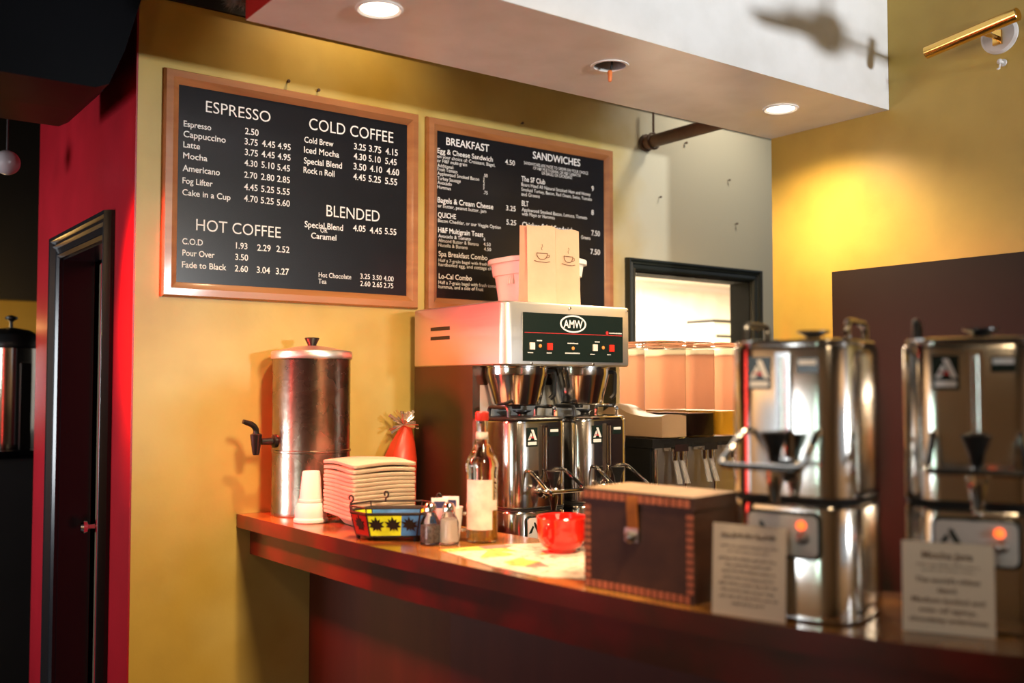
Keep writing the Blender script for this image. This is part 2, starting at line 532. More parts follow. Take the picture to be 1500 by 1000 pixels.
# rest of the shop, out of the picture but seen in the steel
struct('wall_left', MB().b2((-3.3, 2.0, 0), (-3.2, 9, 3.45)).b2((-3.3, -5, 0), (-3.2, 0.9, 3.45)).b2((-3.3, 0.9, 0), (-3.2, 2.0, 1.1)).b2((-3.3, 0.9, 2.3), (-3.2, 2.0, 3.45)), 'tan_paint')
struct('wall_front', MB().b2((-3.3, -4.75, 0), (RW, -4.65, 1.3)).b2((-3.3, -4.75, 2.4), (RW, -4.65, 3.45)).b2((-3.3, -4.75, 1.3), (-0.2, -4.65, 2.4)).b2((2.7, -4.75, 1.3), (RW, -4.65, 2.4)), 'tan_paint')
f = MB()
for x in (-0.2, 0.75, 1.7, 2.64):
    f.b2((x, -4.78, 1.3), (x + 0.06, -4.62, 2.4))
f.b2((-0.2, -4.78, 1.3), (2.7, -4.62, 1.36)); f.b2((-0.2, -4.78, 2.34), (2.7, -4.62, 2.4))
struct('window_1', f, 'casing_black')
# far dark room at the left
struct('wall_far', MB().b2((-3.3, 6.6, 0), (3, 6.7, 3.45)), 'gold_paint_side')
struct('trim_1', MB().b2((-3.2, 6.2, 1.97), (2.2, 6.32, 3.45)), 'black_ceiling')
# dropped soffit over the bar
b = MB().b2((0.972, 1.985, 2.452), (RW - 0.001, 2.50, 3.449)).bevel(0.004, 1)
so = struct('ceiling_soffit', b, ['white_paint', 'red_trim'])
for p in so.data.polygons:
    if p.normal.x < -0.9:
        p.material_index = 1
# black band along the top of the back wall
struct('trim_2', MB().b2((0.9, 3.085, 2.69), (RW + 0.9, 3.099, 3.449)), 'black_ceiling')
# black hoods hanging over the passage
hood = MB()
poly = [(-3.19, 2.285), (0.665, 2.285), (0.70, 2.30), (0.74, 2.40), (0.80, 2.62), (0.855, 3.0), (0.855, 3.44), (-3.19, 3.44)]
hood.loft([[Vector((x, 2.78, z)) for x, z in poly], [Vector((x, 3.05, z)) for x, z in poly]])
struct('ceiling_beam', hood.bevel(0.02, 3), 'black_gloss', 40)
hood = MB()
poly = [(-3.19, 2.352), (0.735, 2.352), (0.765, 2.37), (0.80, 2.50), (0.80, 3.44), (-3.19, 3.44)]
hood.loft([[Vector((x, 3.10, z)) for x, z in poly], [Vector((x, 3.55, z)) for x, z in poly]])
struct('ceiling_beam', hood.bevel(0.015, 2), 'black_gloss', 40)

# door 1: casing, dark jamb and red leaf standing slightly ajar in the red wall
def casing(lo, hi, top, w, plane, axis, prof, mname, name):
    """three mitred casing pieces; prof = [(across, out)]"""
    b = MB()
    def P(u, z, out):
        return Vector((plane - out, u, z)) if axis == 'Y' else Vector((u, plane - out, z))
    def piece(path, outward):
        loops = []
        for (u, z), (ou, oz) in zip(path, outward):
            lp = [P(u + ou * a, z + oz * a, o) for a, o in prof]
            lp += [P(u + ou * a, z + oz * a, 0.0) for a, o in reversed(prof)]
            loops.append(lp)
        b.loft(loops)
    piece([(lo, 0), (lo, top)], [(-1, 0), (-1, 1)])
    piece([(lo, top), (hi, top)], [(-1, 1), (1, 1)])
    piece([(hi, top), (hi, 0)], [(1, 1), (1, 0)])
    return b
prof = [(0.0, 0.012), (0.012, 0.020), (0.02, 0.014), (0.04, 0.018), (0.048, 0.028), (0.062, 0.022), (0.07, 0.032), (0.082, 0.034), (0.085, 0.012)]
d1 = struct('door_1', casing(3.40, 4.04, 1.965, 0.085, 0.861, 'Y', prof, None, None), 'casing_black')
j = MB().b2((0.862, 3.391, 0), (0.975, 3.405, 1.965)).b2((0.862, 4.035, 0), (0.975, 4.049, 1.965)).b2((0.862, 3.391, 1.96), (0.975, 4.049, 1.974))
obj('jamb', j, 'casing_black', d1, None)
leaf = MB().b2((-0.02, 0.0, 0.01), (0.02, 0.60, 1.95)).bevel(0.002, 1)
lf = obj('door_leaf', leaf, 'red_paint', d1, None)
lf.location = (0.935, 3.41, 0); lf.rotation_euler = (0, 0, R(-7))
e = MB().b2((-0.021, 0.565, 0.012), (0.021, 0.602, 1.948))
obj('door_edge', e, 'olive_edge', lf, None, label='olive edge of the door')
k = MB().lathe([(0.024, 0), (0.024, 0.006), (0.009, 0.008), (0.009, 0.03), (0.022, 0.035), (0.026, 0.048), (0.018, 0.058), (0.002, 0.060)], mtx=Matrix.Translation((-0.021, 0.545, 0.955)) @ Matrix.Rotation(R(-90), 4, 'Y'))
obj('door_knob', k, 'chrome', lf)
k = MB().b2((-0.03, 0.10, 1.55), (-0.02, 0.15, 1.62)).bevel(0.004, 2)
obj('lock_plate', k, 'black_plastic', lf, None)

# door 2: dark green casing round the kitchen doorway
d2 = struct('door_2', casing(2.945, 3.705, 1.975, 0.07, 3.10, 'X', [(a * 0.62, o * 0.9) for a, o in prof], None, None), 'casing_green')
j = MB().b2((2.946, 3.101, 0), (2.956, 3.218, 1.975)).b2((3.694, 3.101, 0), (3.704, 3.218, 1.975)).b2((2.946, 3.101, 1.968), (3.704, 3.218, 1.979))
obj('jamb', j, 'casing_flat', d2, None)

# kitchen beyond the doorway
struct('wall_kitchen', MB().b2((2.55, 5.2, 0), (7, 5.3, 2.23)).b2((6.6, 3.22, 0), (6.7, 5.2, 2.23)).b2((2.55, 3.22, 0), (2.6, 5.2, 2.23)), 'kitchen_paint')
struct('ceiling_kitchen', MB().b2((2.55, 3.221, 2.23), (6.7, 5.3, 2.3)), 'kitchen_paint')
struct('trim_3', MB().b2((4.98, 5.185, 0), (5.0, 5.199, 2.2)).b2((2.6, 5.18, 2.19), (6.6, 5.199, 2.228)), 'enamel_white')

# ------------------------------------------------------------------ bar and back counter
front = [(1.194, 3.098), (1.205, 2.85), (1.220, 2.56), (1.237, 2.276), (1.262, 2.05), (1.287, 1.827), (1.305, 1.66), (1.322, 1.518), (1.345, 1.37), (1.375, 1.225), (1.41, 1.09), (1.455, 0.95), (1.51, 0.83), (1.58, 0.71), (1.68, 0.57), (1.80, 0.43), (1.95, 0.28), (2.15, 0.12)]
def offs(pts, d):
    out = []
    for i, p in enumerate(pts):
        a = Vector(pts[max(i - 1, 0)]); c = Vector(pts[min(i + 1, len(pts) - 1)])
        t = (c - a).normalized()
        nrm = Vector((-t.y, t.x))          # to the left of travel: into the bar
        out.append((p[0] + nrm.x * d, p[1] + nrm.y * d))
    out[0] = (out[0][0], pts[0][1])
    return out
DEPTH = 0.40
back = offs(front, DEPTH)
bar = thing('bar_counter', 'long curved wooden bar with a worn amber top and dark red front', 'bar counter', (1.45, 2.0, 0))
def rel(pts):
    return [(x - 1.45, y - 2.0) for x, y in pts]
def slab(f, g, z0, z1):
    b = MB()
    lo = [Vector((x, y, z0)) for x, y in f] + [Vector((x, y, z0)) for x, y in reversed(g)]
    hi = [Vector((p.x, p.y, z1)) for p in lo]
    return b.loft([lo, hi])
t = slab(rel(front), rel(back), 1.031, 1.073)
t.bevel(0.009, 3, 50)
top = obj('bar_top', t, ['bar_top', 'bar_red'], bar, 40)
for p in top.data.polygons:
    if p.normal.z < 0.55:
        p.material_index = 1
obj('apron', slab(rel(offs(front, 0.045)), rel(offs(front, 0.075)), 0.942, 1.0305).bevel(0.004, 2, 50), 'bar_red', bar, 40)
a2 = slab(rel(offs(front, 0.0755)), rel(offs(front, 0.385)), 0.985, 1.0305)
obj('underside', a2, 'bar_panel', bar, None)
obj('front_panel', slab(rel(offs(front, 0.255)), rel(offs(front, 0.36)), 0.0, 0.985), 'bar_panel', bar, None)

bc = thing('back_counter', 'low work counter along the back wall under the brewer', 'counter', (2.6, 2.76, 0))
obj('worktop', MB().b2((-0.985, -0.36, 0.83), (0.515, 0.335, 0.865)).bevel(0.004, 2), 'steel_side', bc)
obj('cabinet', MB().b2((-0.97, -0.33, 0.0), (0.50, 0.335, 0.8295)), 'bar_panel', bc, None)

# ------------------------------------------------------------------ menu boards
BOARD1=[('H','ESPRESSO',0.132,0.594,0.0370,0.217),
('B','Espresso',0.062,0.537,0.0190,0.088),
('B','Cappuccino',0.062,0.504,0.0200,0.136),
('B','Latte',0.062,0.471,0.0190,0.053),
('B','Mocha',0.062,0.436,0.0190,0.077),
('B','Americano',0.061,0.396,0.0200,0.119),
('B','Fog Lifter',0.061,0.357,0.0190,0.096),
('B','Cake in a Cup',0.061,0.320,0.0190,0.155),
('H','HOT COFFEE',0.106,0.213,0.0370,0.283),
('B','C.O.D',0.063,0.166,0.0190,0.065),
('B','Pour Over',0.064,0.130,0.0190,0.102),
('B','Fade to Black',0.063,0.093,0.0190,0.142),
('P','2.50',0.262,0.543,0.0210,0),
('P','3.75',0.261,0.509,0.0210,0),
('P','4.45',0.320,0.511,0.0210,0),
('P','4.95',0.375,0.511,0.0210,0),
('P','3.75',0.262,0.474,0.0210,0),
('P','4.45',0.319,0.476,0.0210,0),
('P','4.95',0.375,0.476,0.0210,0),
('P','4.30',0.261,0.439,0.0200,0),
('P','5.10',0.319,0.440,0.0210,0),
('P','5.45',0.374,0.439,0.0210,0),
('P','2.70',0.261,0.400,0.0200,0),
('P','2.80',0.318,0.400,0.0210,0),
('P','2.85',0.374,0.400,0.0210,0),
('P','4.45',0.261,0.360,0.0210,0),
('P','5.25',0.319,0.360,0.0210,0),
('P','5.55',0.374,0.360,0.0210,0),
('P','4.70',0.261,0.322,0.0210,0),
('P','5.25',0.318,0.322,0.0210,0),
('P','5.60',0.374,0.321,0.0210,0),
('P','1.93',0.236,0.166,0.0200,0),
('P','2.29',0.308,0.165,0.0210,0),
('P','2.52',0.374,0.166,0.0210,0),
('P','3.50',0.234,0.129,0.0200,0),
('P','2.60',0.233,0.092,0.0200,0),
('P','3.04',0.307,0.092,0.0210,0),
('P','3.27',0.373,0.092,0.0210,0),
('H','COLD COFFEE',0.487,0.593,0.0400,0.327),
('B','Cold Brew',0.470,0.546,0.0200,0.108),
('B','Iced Mocha',0.469,0.511,0.0210,0.131),
('B','Special Blend',0.469,0.474,0.0210,0.142),
('B','Rock n Roll',0.468,0.442,0.0210,0.115),
('P','3.25',0.657,0.549,0.0220,0),
('P','3.75',0.716,0.549,0.0230,0),
('P','4.15',0.782,0.549,0.0230,0),
('P','4.30',0.656,0.514,0.0220,0),
('P','5.10',0.715,0.514,0.0220,0),
('P','5.45',0.781,0.514,0.0220,0),
('P','3.50',0.656,0.478,0.0230,0),
('P','4.10',0.720,0.479,0.0220,0),
('P','4.60',0.787,0.478,0.0230,0),
('P','4.45',0.655,0.442,0.0220,0),
('P','5.25',0.715,0.442,0.0230,0),
('P','5.55',0.781,0.442,0.0230,0),
('H','BLENDED',0.554,0.303,0.0400,0.206),
('B','Special Blend',0.474,0.258,0.0210,0.143),
('O','OR',0.532,0.245,0.0180,0.026),
('B','Caramel',0.498,0.222,0.0200,0.094),
('P','4.05',0.656,0.262,0.0220,0),
('P','4.45',0.721,0.260,0.0220,0),
('P','5.55',0.781,0.262,0.0220,0),
('S','Hot Chocolate',0.527,0.092,0.0170,0.123),
('S','Tea',0.526,0.070,0.0170,0.030),
('Q','3.25',0.685,0.097,0.0180,0),
('Q','3.50',0.733,0.096,0.0170,0),
('Q','4.00',0.778,0.095,0.0180,0),
('Q','2.60',0.685,0.071,0.0180,0),
('Q','2.65',0.733,0.071,0.0180,0),
('Q','2.75',0.778,0.070,0.0180,0)]
BOARD2=[('H','BREAKFAST',0.086,0.620,0.0280,0.196),
('B','Egg & Cheese Sandwich',0.048,0.584,0.0190,0.251),
('S','on your choice of: Croissant, Bagel,',0.047,0.566,0.0130,0.263),
('S','or H&F multi-grain',0.047,0.550,0.0130,0.132),
('S','Additional:',0.048,0.532,0.0130,0.072),
('S','Fresh Tomato',0.048,0.518,0.0130,0.088),
('S','Applewood Smoked Bacon',0.048,0.502,0.0130,0.187),
('S','Turkey Sausage',0.048,0.484,0.0130,0.103),
('S','Avocado',0.048,0.468,0.0130,0.063),
('S','Hummus',0.048,0.451,0.0130,0.059),
('S','.50',0.255,0.520,0.0130,0),
('S','2',0.253,0.504,0.0130,0),
('S','2',0.253,0.488,0.0140,0),
('S','3',0.253,0.472,0.0130,0),
('S','.75',0.256,0.454,0.0130,0),
('P','4.50',0.358,0.583,0.0200,0.047),
('B','Bagels & Cream Cheese',0.049,0.400,0.0200,0.252),
('S','or butter, peanut butter, jam',0.050,0.382,0.0130,0.218),
('P','3.25',0.362,0.403,0.0200,0.047),
('B','QUICHE',0.051,0.345,0.0190,0.079),
('S','Bacon Cheddar, or our Veggie Option',0.051,0.327,0.0130,0.286),
('P','5.25',0.364,0.348,0.0200,0.047),
('B','H&F Multigrain Toast',0.052,0.289,0.0190,0.203),
('S','Avocado & Tomato',0.053,0.270,0.0130,0.144),
('S','Almond Butter & Banana',0.053,0.253,0.0130,0.181),
('S','Nutella & Banana',0.053,0.236,0.0130,0.130),
('S','6',0.257,0.275,0.0130,0),
('S','4.50',0.256,0.256,0.0130,0.033),
('S','4.50',0.258,0.237,0.0130,0.033),
('B','Spa Breakfast Combo',0.054,0.201,0.0190,0.220),
('S','Half a 7-grain bagel with fresh tomato',0.054,0.180,0.0120,0.279),
('S','hardboiled egg, and cottage cheese &',0.054,0.164,0.0130,0.295),
('B','Lo-Cal Combo',0.055,0.118,0.0190,0.147),
('S','Half a 7-grain bagel with fresh tomato',0.054,0.098,0.0130,0.276),
('S','hummus, and a side of Fruit',0.054,0.082,0.0130,0.201),
('H','SANDWICHES',0.494,0.624,0.0290,0.247),
('T','SANDWICHES ARE MADE TO ORDER ON YOUR CHOICE',0.449,0.595,0.0120,0.334),
('T','OF H&F MULTI-GRAIN, OR H&F CIABATTA',0.496,0.580,0.0120,0.247),
('T','OR BAGEL OR CROISSANT',0.539,0.565,0.0130,0.160),
('B','The SF Club',0.437,0.527,0.0200,0.119),
('S','Boars Head All Natural Smoked Ham and Honey',0.437,0.507,0.0140,0.359),
('S','Smoked Turkey, Bacon, Red Onion, Swiss, Tomato',0.437,0.488,0.0130,0.366),
('S','and Greens',0.437,0.469,0.0140,0.091),
('P','9',0.802,0.530,0.0210,0),
('B','BLT',0.439,0.429,0.0210,0.033),
('S','Applewood Smoked Bacon, Lettuce, Tomato',0.439,0.408,0.0140,0.337),
('S','with Mayo or Hummus',0.439,0.391,0.0140,0.166),
('P','8',0.801,0.430,0.0210,0),
('B','Chicken Salad Sandwich',0.441,0.345,0.0210,0.261),
('S','Greens',0.745,0.325,0.0140,0.049),
('P','7.50',0.801,0.344,0.0220,0.046),
('P','7.50',0.795,0.266,0.0220,0.052)]

def menu_board(name, label, x0, rows, weights, heads):
    t = thing(name, label, 'menu board', (x0, 3.099, 1.76))
    W, H, fw = 0.917, 0.713, 0.046
    fr = MB()
    pf = [(0.0, 0.011), (0.003, 0.014), (0.020, 0.024), (0.041, 0.022), (0.046, 0.012), (0.046, 0.0)]
    cor = [(fw, fw, -1, -1), (W - fw, fw, 1, -1), (W - fw, H - fw, 1, 1), (fw, H - fw, -1, 1)]
    loops = []
    for cx, cz, sx, sz in cor + cor[:1]:
        loops.append([Vector((cx + sx * a, -o, cz + sz * a)) for a, o in pf] + [Vector((cx, 0, cz))])
    fr.loft(loops, False, False)
    bmesh.ops.remove_doubles(fr.bm, verts=fr.bm.verts[:], dist=1e-5)
    obj('frame', fr, 'frame_wood', t, 25)
    obj('panel', MB().b2((fw - 0.004, -0.010, fw - 0.004), (W - fw + 0.004, -0.002, H - fw + 0.004)), 'board_black', t, None)
    for c, s, x, z, h, w in rows:            # every heading, line and price is lettering of its own
        lb = MB()
        text_into(lb.bm, s, x, z, h, w, y=-0.0104, weight=weights[c])
        num = s.replace('.', '').isdigit()
        obj('heading_letters' if c == 'H' else ('price_letters' if num else 'menu_letters'), lb, 'letter_white', t, None)
    return t
menu_board('menu_board', 'large framed black menu board headed ESPRESSO with coffee prices', 0.941, BOARD1,
           dict(H=-0.002, B=0.012, P=0.010, S=0.0, Q=0.0, O=0.0, T=0.0), 4)
menu_board('menu_board', 'framed black menu board headed BREAKFAST and SANDWICHES above the coffee brewer', 1.894, BOARD2,
           dict(H=0.012, B=0.010, P=0.005, S=0.0, Q=0.0, O=0.0, T=-0.004), 2)

# ------------------------------------------------------------------ coffee servers and warming stands
def logo_parts(parent, x, z, y, s=1.0, plate='panel_dark'):
    """black square badge with a slanted white A, red swoosh and a white caption bar"""
    pl = MB().b2((x - 0.014 * s, y - 0.0012, z - 0.019 * s), (x + 0.014 * s, y + 0.0015, z + 0.019 * s))
    p = obj('logo_label', pl, plate, parent, None)
    e = MB()
    def tri(poly, mi):
        e.mi = mi
        lo = [Vector((x + a * s, y - 0.0012, z + c * s)) for a, c in poly]
        hi = [Vector((v.x, v.y - 0.0006, v.z)) for v in lo]
        e.loft([lo, hi])
    tri([(-0.003, 0.015), (0.003, 0.015), (0.012, -0.006), (0.006, -0.006)], 0)
    tri([(-0.003, 0.009), (0.000, 0.003), (-0.005, -0.006), (-0.011, -0.006)], 0)
    tri([(-0.010, -0.003), (-0.004, 0.002), (0.003, 0.0005), (0.0045, -0.003), (-0.004, -0.0015)], 1)
    tri([(-0.011, -0.016), (0.011, -0.016), (0.011, -0.0095), (-0.011, -0.0095)], 0)
    obj('emblem', e, ['white_print', 'red_print'], p, None)

SW, SD, SR = 0.235, 0.22, 0.062
FY = -SD / 2
def make_server(label, loc, rz, group):
    t = thing('coffee_server', label, 'coffee urn', loc, rz, group)
    b = MB().rr(SW, SD, SR, [(0.003, 0.004), (0.008, 0.0), (0.268, 0.0), (0.274, 0.002), (0.276, 0.006)], n=8)
    obj('body', b, 'steel', t)
    obj('base_gasket', MB().rr(SW, SD, SR, [(0.0, 0.003), (0.004, 0.001), (0.006, 0.003)], n=8), 'black_rubber', t)
    l = MB().rr(SW, SD, SR, [(0.2765, 0.006), (0.281, 0.004), (0.285, 0.007), (0.287, 0.02), (0.289, 0.05)], n=8)
    ld = obj('lid', l, 'chrome', t)
    obj('lid_knob', MB().lathe([(0.016, 0.2885), (0.014, 0.294), (0.02, 0.299), (0.030, 0.303), (0.030, 0.306), (0.010, 0.307)], (0.01, 0.015, 0), 20), 'black_plastic', ld)
    for sx in (-1, 1):
        x = sx * 0.095
        p = arc([(x, -0.055, 0.284), (x, -0.052, 0.318), (x, 0.052, 0.318), (x, 0.055, 0.284)], 0.018)
        obj('carry_handle', MB().tube(p, 0.0062), 'black_plastic' if sx < 0 else 'chrome', t)
    # gauge glass in its channel, running from the rim down to the tap
    g = MB().b2((-0.013, FY - 0.010, 0.075), (0.013, FY + 0.004, 0.262)).bevel(0.004, 2)
    gg = obj('gauge_guard', g, 'chrome', t)
    obj('gauge_glass', MB().lathe([(0.0055, 0.085), (0.0055, 0.255)], (0, FY - 0.011, 0), 12), 'glass', gg)
    # tap
    mt = Matrix.Translation((0, FY, 0.052)) @ Matrix.Rotation(R(90), 4, 'X')
    f = MB().lathe([(0.020, -0.004), (0.020, 0.006), (0.012, 0.010), (0.012, 0.038), (0.014, 0.04), (0.014, 0.062), (0.004, 0.064)], mtx=mt, n=20)
    f.lathe([(0.008, 0.0), (0.010, 0.012), (0.015, 0.035), (0.015, 0.066), (0.011, 0.07)], (0, FY - 0.05, 0), 20)
    fa = obj('tap', f, 'chrome', t)
    obj('tap_lever', MB().lathe([(0.009, 0.07), (0.010, 0.076), (0.013, 0.092), (0.022, 0.115), (0.024, 0.121), (0.020, 0.123), (0.006, 0.118)], (0, FY - 0.05, 0), 20), 'black_plastic', fa)
    # wire guard round the tap
    p = arc([(-0.064, FY + 0.004, 0.122), (-0.067, FY - 0.022, 0.122), (-0.073, FY - 0.118, 0.066), (0.073, FY - 0.118, 0.066), (0.067, FY - 0.022, 0.122), (0.064, FY + 0.004, 0.122)], 0.014)
    obj('tap_guard', MB().tube(p, 0.0062, 10), 'chrome', t)
    logo_parts(t, -0.046, 0.226, FY - 0.0005, 1.55)
    n = MB().b2((0.024, FY - 0.0012, 0.226), (0.062, FY + 0.001, 0.252)); n.mi = 1
    n.b2((0.027, FY - 0.0016, 0.240), (0.059, FY - 0.0012, 0.2485))
    obj('name_label', n, ['panel_dark', 'white_print'], t, None)
    return t

def make_stand(label, loc, rz, group):
    t = thing('warming_stand', label, 'warming stand', loc, rz, group)
    b = MB().rr(SW, SD, SR, [(0.004, 0.0), (0.196, 0.0), (0.203, 0.003)], n=8)
    obj('body', b, 'steel', t)
    obj('foot_ring', MB().rr(SW, SD, SR, [(0.0, 0.006), (0.0038, 0.005)], n=8), 'black_rubber', t)
    obj('warming_plate', MB().rr(SW, SD, SR, [(0.2032, 0.006), (0.207, 0.002), (0.2095, 0.004)], n=8), 'black_rubber', t)
    my = Matrix.Translation((0, FY, 0)) @ Matrix.Rotation(R(90), 4, 'X')
    bz = MB().rr(0.137, 0.083, 0.014, [(-0.002, 0), (0.004, 0), (0.006, 0.003)], c=(-0.004, 0.150), mtx=my)
    bzo = obj('bezel', bz, 'panel_dark', t)
    pl = MB().rr(0.127, 0.072, 0.011, [(0.0055, 0), (0.0085, 0), (0.0095, 0.002)], c=(-0.004, 0.150), mtx=my)
    obj('control_plate', pl, 'plate_grey', bzo)
    obj('indicator_lamp', MB().lathe([(0.008, 0), (0.008, 0.005), (0.003, 0.009)], mtx=my @ Matrix.Translation((0.032, 0.169, 0.009)), n=16), 'orange_lamp', t)
    obj('switch', MB().lathe([(0.011, 0), (0.011, 0.004), (0.007, 0.006), (0.006, 0.016), (0.002, 0.018)], mtx=my @ Matrix.Translation((0.034, 0.147, 0.009)), n=16), 'old_metal', t)
    e = MB()
    for poly in ([(-0.046, 0.172), (-0.040, 0.172), (-0.020, 0.138), (-0.031, 0.138), (-0.043, 0.160)], [(-0.050, 0.163), (-0.045, 0.158), (-0.054, 0.140), (-0.066, 0.138)]):
        lo = [Vector((x, FY - 0.0092, z)) for x, z in poly]
        e.loft([lo, [Vector((v.x, v.y - 0.0010, v.z)) for v in lo]])
    obj('emblem', e, 'panel_dark', t, None)
    return t

ZB = 1.0735
def face(nx, ny):                     # rotation that turns local -Y to (nx, ny)
    return math.atan2(ny, nx) + PI / 2
u1, r1 = (1.550, 1.168), face(-0.955, -0.296)
u2, r2 = (1.725, 0.935), face(-0.88, -0.475)
GS, GW = 'steel coffee servers', 'warming stands under the coffee servers'
st = make_stand('warming stand with a glowing orange lamp under the urn nearest the wooden chest', (*u1, ZB), r1, GW)
sv = make_server('tall steel coffee urn nearest the wooden chest, with a black lid knob', (*u1, ZB + 0.21), r1, GS)
dup(st, (*u2, ZB), r2, 'warming stand with an A emblem and orange lamp at the right end of the bar', GW)
dup(sv, (*u2, ZB + 0.21), r2, 'steel coffee urn at the right end of the bar, cut by the picture edge', GS)
CZ = 0.8655
BZ = CZ + 0.022
sx1, sx2, sy = 1.945, 2.215, 2.572
dup(st, (sx1, sy, BZ), 0, 'warming stand under the left server of the brewer, behind the red mug', GW)
bsv = dup(sv, (sx1, sy, BZ + 0.21), 0, 'steel coffee server under the left funnel of the brewer', GS)
dup(st, (sx2, sy, BZ), 0, 'warming stand under the right server of the brewer, behind the wooden chest', GW)
dup(sv, (sx2, sy, BZ + 0.21), 0, 'steel coffee server under the right funnel of the brewer', GS)

for c in bsv.children:                   # this server has a black lid
    if c.name.startswith('lid'):
        c.data = c.data.copy(); c.data.materials[0] = M['black_plastic']
        c.scale = (1.03, 1.03, 1.0)
        c['label'] = 'black lid'

# ------------------------------------------------------------------ twin coffee brewer
BX0, BX1, BY0, BY1 = 1.818, 2.352, 2.50, 3.045
br = thing('coffee_brewer', 'big steel twin coffee brewer with a black control panel marked AMW', 'coffee maker', ((BX0 + BX1) / 2, 2.77, CZ))
W2, D2 = (BX1 - BX0) / 2, (BY1 - BY0) / 2
def fr_head(inset, z):
    w = 2 * W2 - 2 * inset; d = 2 * D2 - 2 * inset
    pts = []
    for cx, cy, a0, r in ((W2, D2, 0, 0.006), (-W2, D2, 90, 0.006), (-W2, -D2, 180, 0.030), (W2, -D2, 270, 0.012)):
        sxx = 1 if cx > 0 else -1; syy = 1 if cy > 0 else -1
        ccx = cx - sxx * (r + inset); ccy = cy - syy * (r + inset)
        for k in range(7):
            a = R(a0 + 90 * k / 6)
            pts.append(Vector((ccx + r * math.cos(a), ccy + 0.0025 * 0 + r * math.sin(a), z)))
    return pts
hz0, hz1 = 1.548 - CZ, 1.752 - CZ
h = MB().loft([fr_head(0.004, hz0), fr_head(0.0, hz0 + 0.005), fr_head(0.0, hz1 - 0.007), fr_head(0.003, hz1 - 0.002), fr_head(0.010, hz1)])
hd = obj('head', h, 'steel_brushed', br)
v = MB()
for z in (1.672, 1.640):
    v.b2((-W2 - 0.0015, 0.04, z - CZ), (-W2 + 0.002, 0.16, z - CZ + 0.012))
obj('vent_slots', v.bevel(0.002, 1), 'black_plastic', hd)
c = MB().b2((-W2 + 0.002, -0.095, 0.0225), (W2 - 0.002, D2, hz0 - 0.0003)).bevel(0.004, 2)
obj('column', c, 'steel_bronze', br)
tp = MB().b2((-W2 + 0.03, -0.0965, 0.49), (W2 - 0.03, -0.0950, 0.62))
obj('caution_plate', tp, 'dim_print', br, None)
obj('base', MB().b2((-W2, -D2 - 0.04, 0.0), (W2, D2, 0.0215)).bevel(0.004, 2), 'steel_side', br)
fy = -D2
pn = obj('control_panel', MB().b2((-0.195, fy - 0.0025, 1.562 - CZ), (0.232, fy + 0.003, 1.717 - CZ)), 'panel_dark', br, None)
def px(x): return x - (BX0 + BX1) / 2
def pz(z): return z - CZ
ov = MB()
n = 40
oc = (px(2.096), pz(1.686))
def ell(a, b_, y): return [Vector((oc[0] + a * math.cos(2 * PI * k / n), y, oc[1] + b_ * math.sin(2 * PI * k / n))) for k in range(n)]
ov.loft([ell(0.056, 0.029, fy - 0.0026), ell(0.056, 0.029, fy - 0.0036), ell(0.050, 0.024, fy - 0.0036), ell(0.050, 0.024, fy - 0.0026)], False, False)
text_into(ov.bm, 'AMW', oc[0], oc[1] - 0.0125, 0.025, 0.082, y=fy - 0.0027, align='C', weight=0.02)
obj('logo_letters', ov, 'letter_white', pn, None)
ln = MB().b2((-0.19, fy - 0.0031, pz(1.652)), (0.228, fy - 0.0025, pz(1.654)))
ln.lathe([(0.006, 0), (0.006, 0.001)], mtx=Matrix.Translation((px(2.245), fy - 0.0026, pz(1.661))) @ Matrix.Rotation(R(90), 4, 'X'), n=14)
obj('red_marking', ln, 'red_print', pn, None)
def dashes(x0, x1, z, hgt, gap=0.0):
    pr_ = MB()
    x = x0
    while x < x1 - 0.001:
        w = min(0.0035 + 0.002 * random.random(), x1 - x)
        pr_.b2((x, fy - 0.0030, z - hgt / 2), (x + w, fy - 0.0025, z + hgt / 2 * (0.7 + 0.5 * random.random())))
        x += w + 0.0012
    obj('panel_print', pr_, 'white_print', pn, None)
for x0, x1, z, hg in ((2.255, 2.312, 1.661, 0.004), (1.945, 1.967, 1.628, 0.004), (2.19, 2.212, 1.630, 0.004), (2.072, 2.118, 1.622, 0.004), (2.062, 2.124, 1.590, 0.004),
                      (1.908, 1.93, 1.589, 0.0035), (1.985, 2.005, 1.589, 0.0035), (2.17, 2.19, 1.588, 0.0035), (2.245, 2.262, 1.588, 0.0035)):
    dashes(px(x0), px(x1), pz(z), hg)
for x, m in ((1.925, 'white_button'), (1.997, 'red_button'), (2.19, 'white_button'), (2.265, 'red_button')):
    obj('button', MB().b2((px(x) - 0.0095, fy - 0.007, pz(1.599)), (px(x) + 0.0095, fy - 0.002, pz(1.621))).bevel(0.002, 2), m, pn, label='white switch' if 'white' in m else 'red switch')
for x, z in ((1.958, 1.611), (2.095, 1.606), (2.227, 1.611)):
    obj('pilot_light', MB().lathe([(0.0055, 0), (0.0055, 0.003), (0.002, 0.005)], mtx=Matrix.Translation((px(x), fy - 0.002, pz(z))) @ Matrix.Rotation(R(90), 4, 'X'), n=12), 'amber_led', pn)
for x, z in ((2.085, 1.738), (1.925, 1.555), (2.185, 1.555), (2.34, 1.74)):
    obj('screw', MB().lathe([(0.004, 0), (0.004, 0.002), (0.001, 0.003)], mtx=Matrix.Translation((px(x), fy - 0.0002, pz(z))) @ Matrix.Rotation(R(90), 4, 'X'), n=10), 'chrome', br)
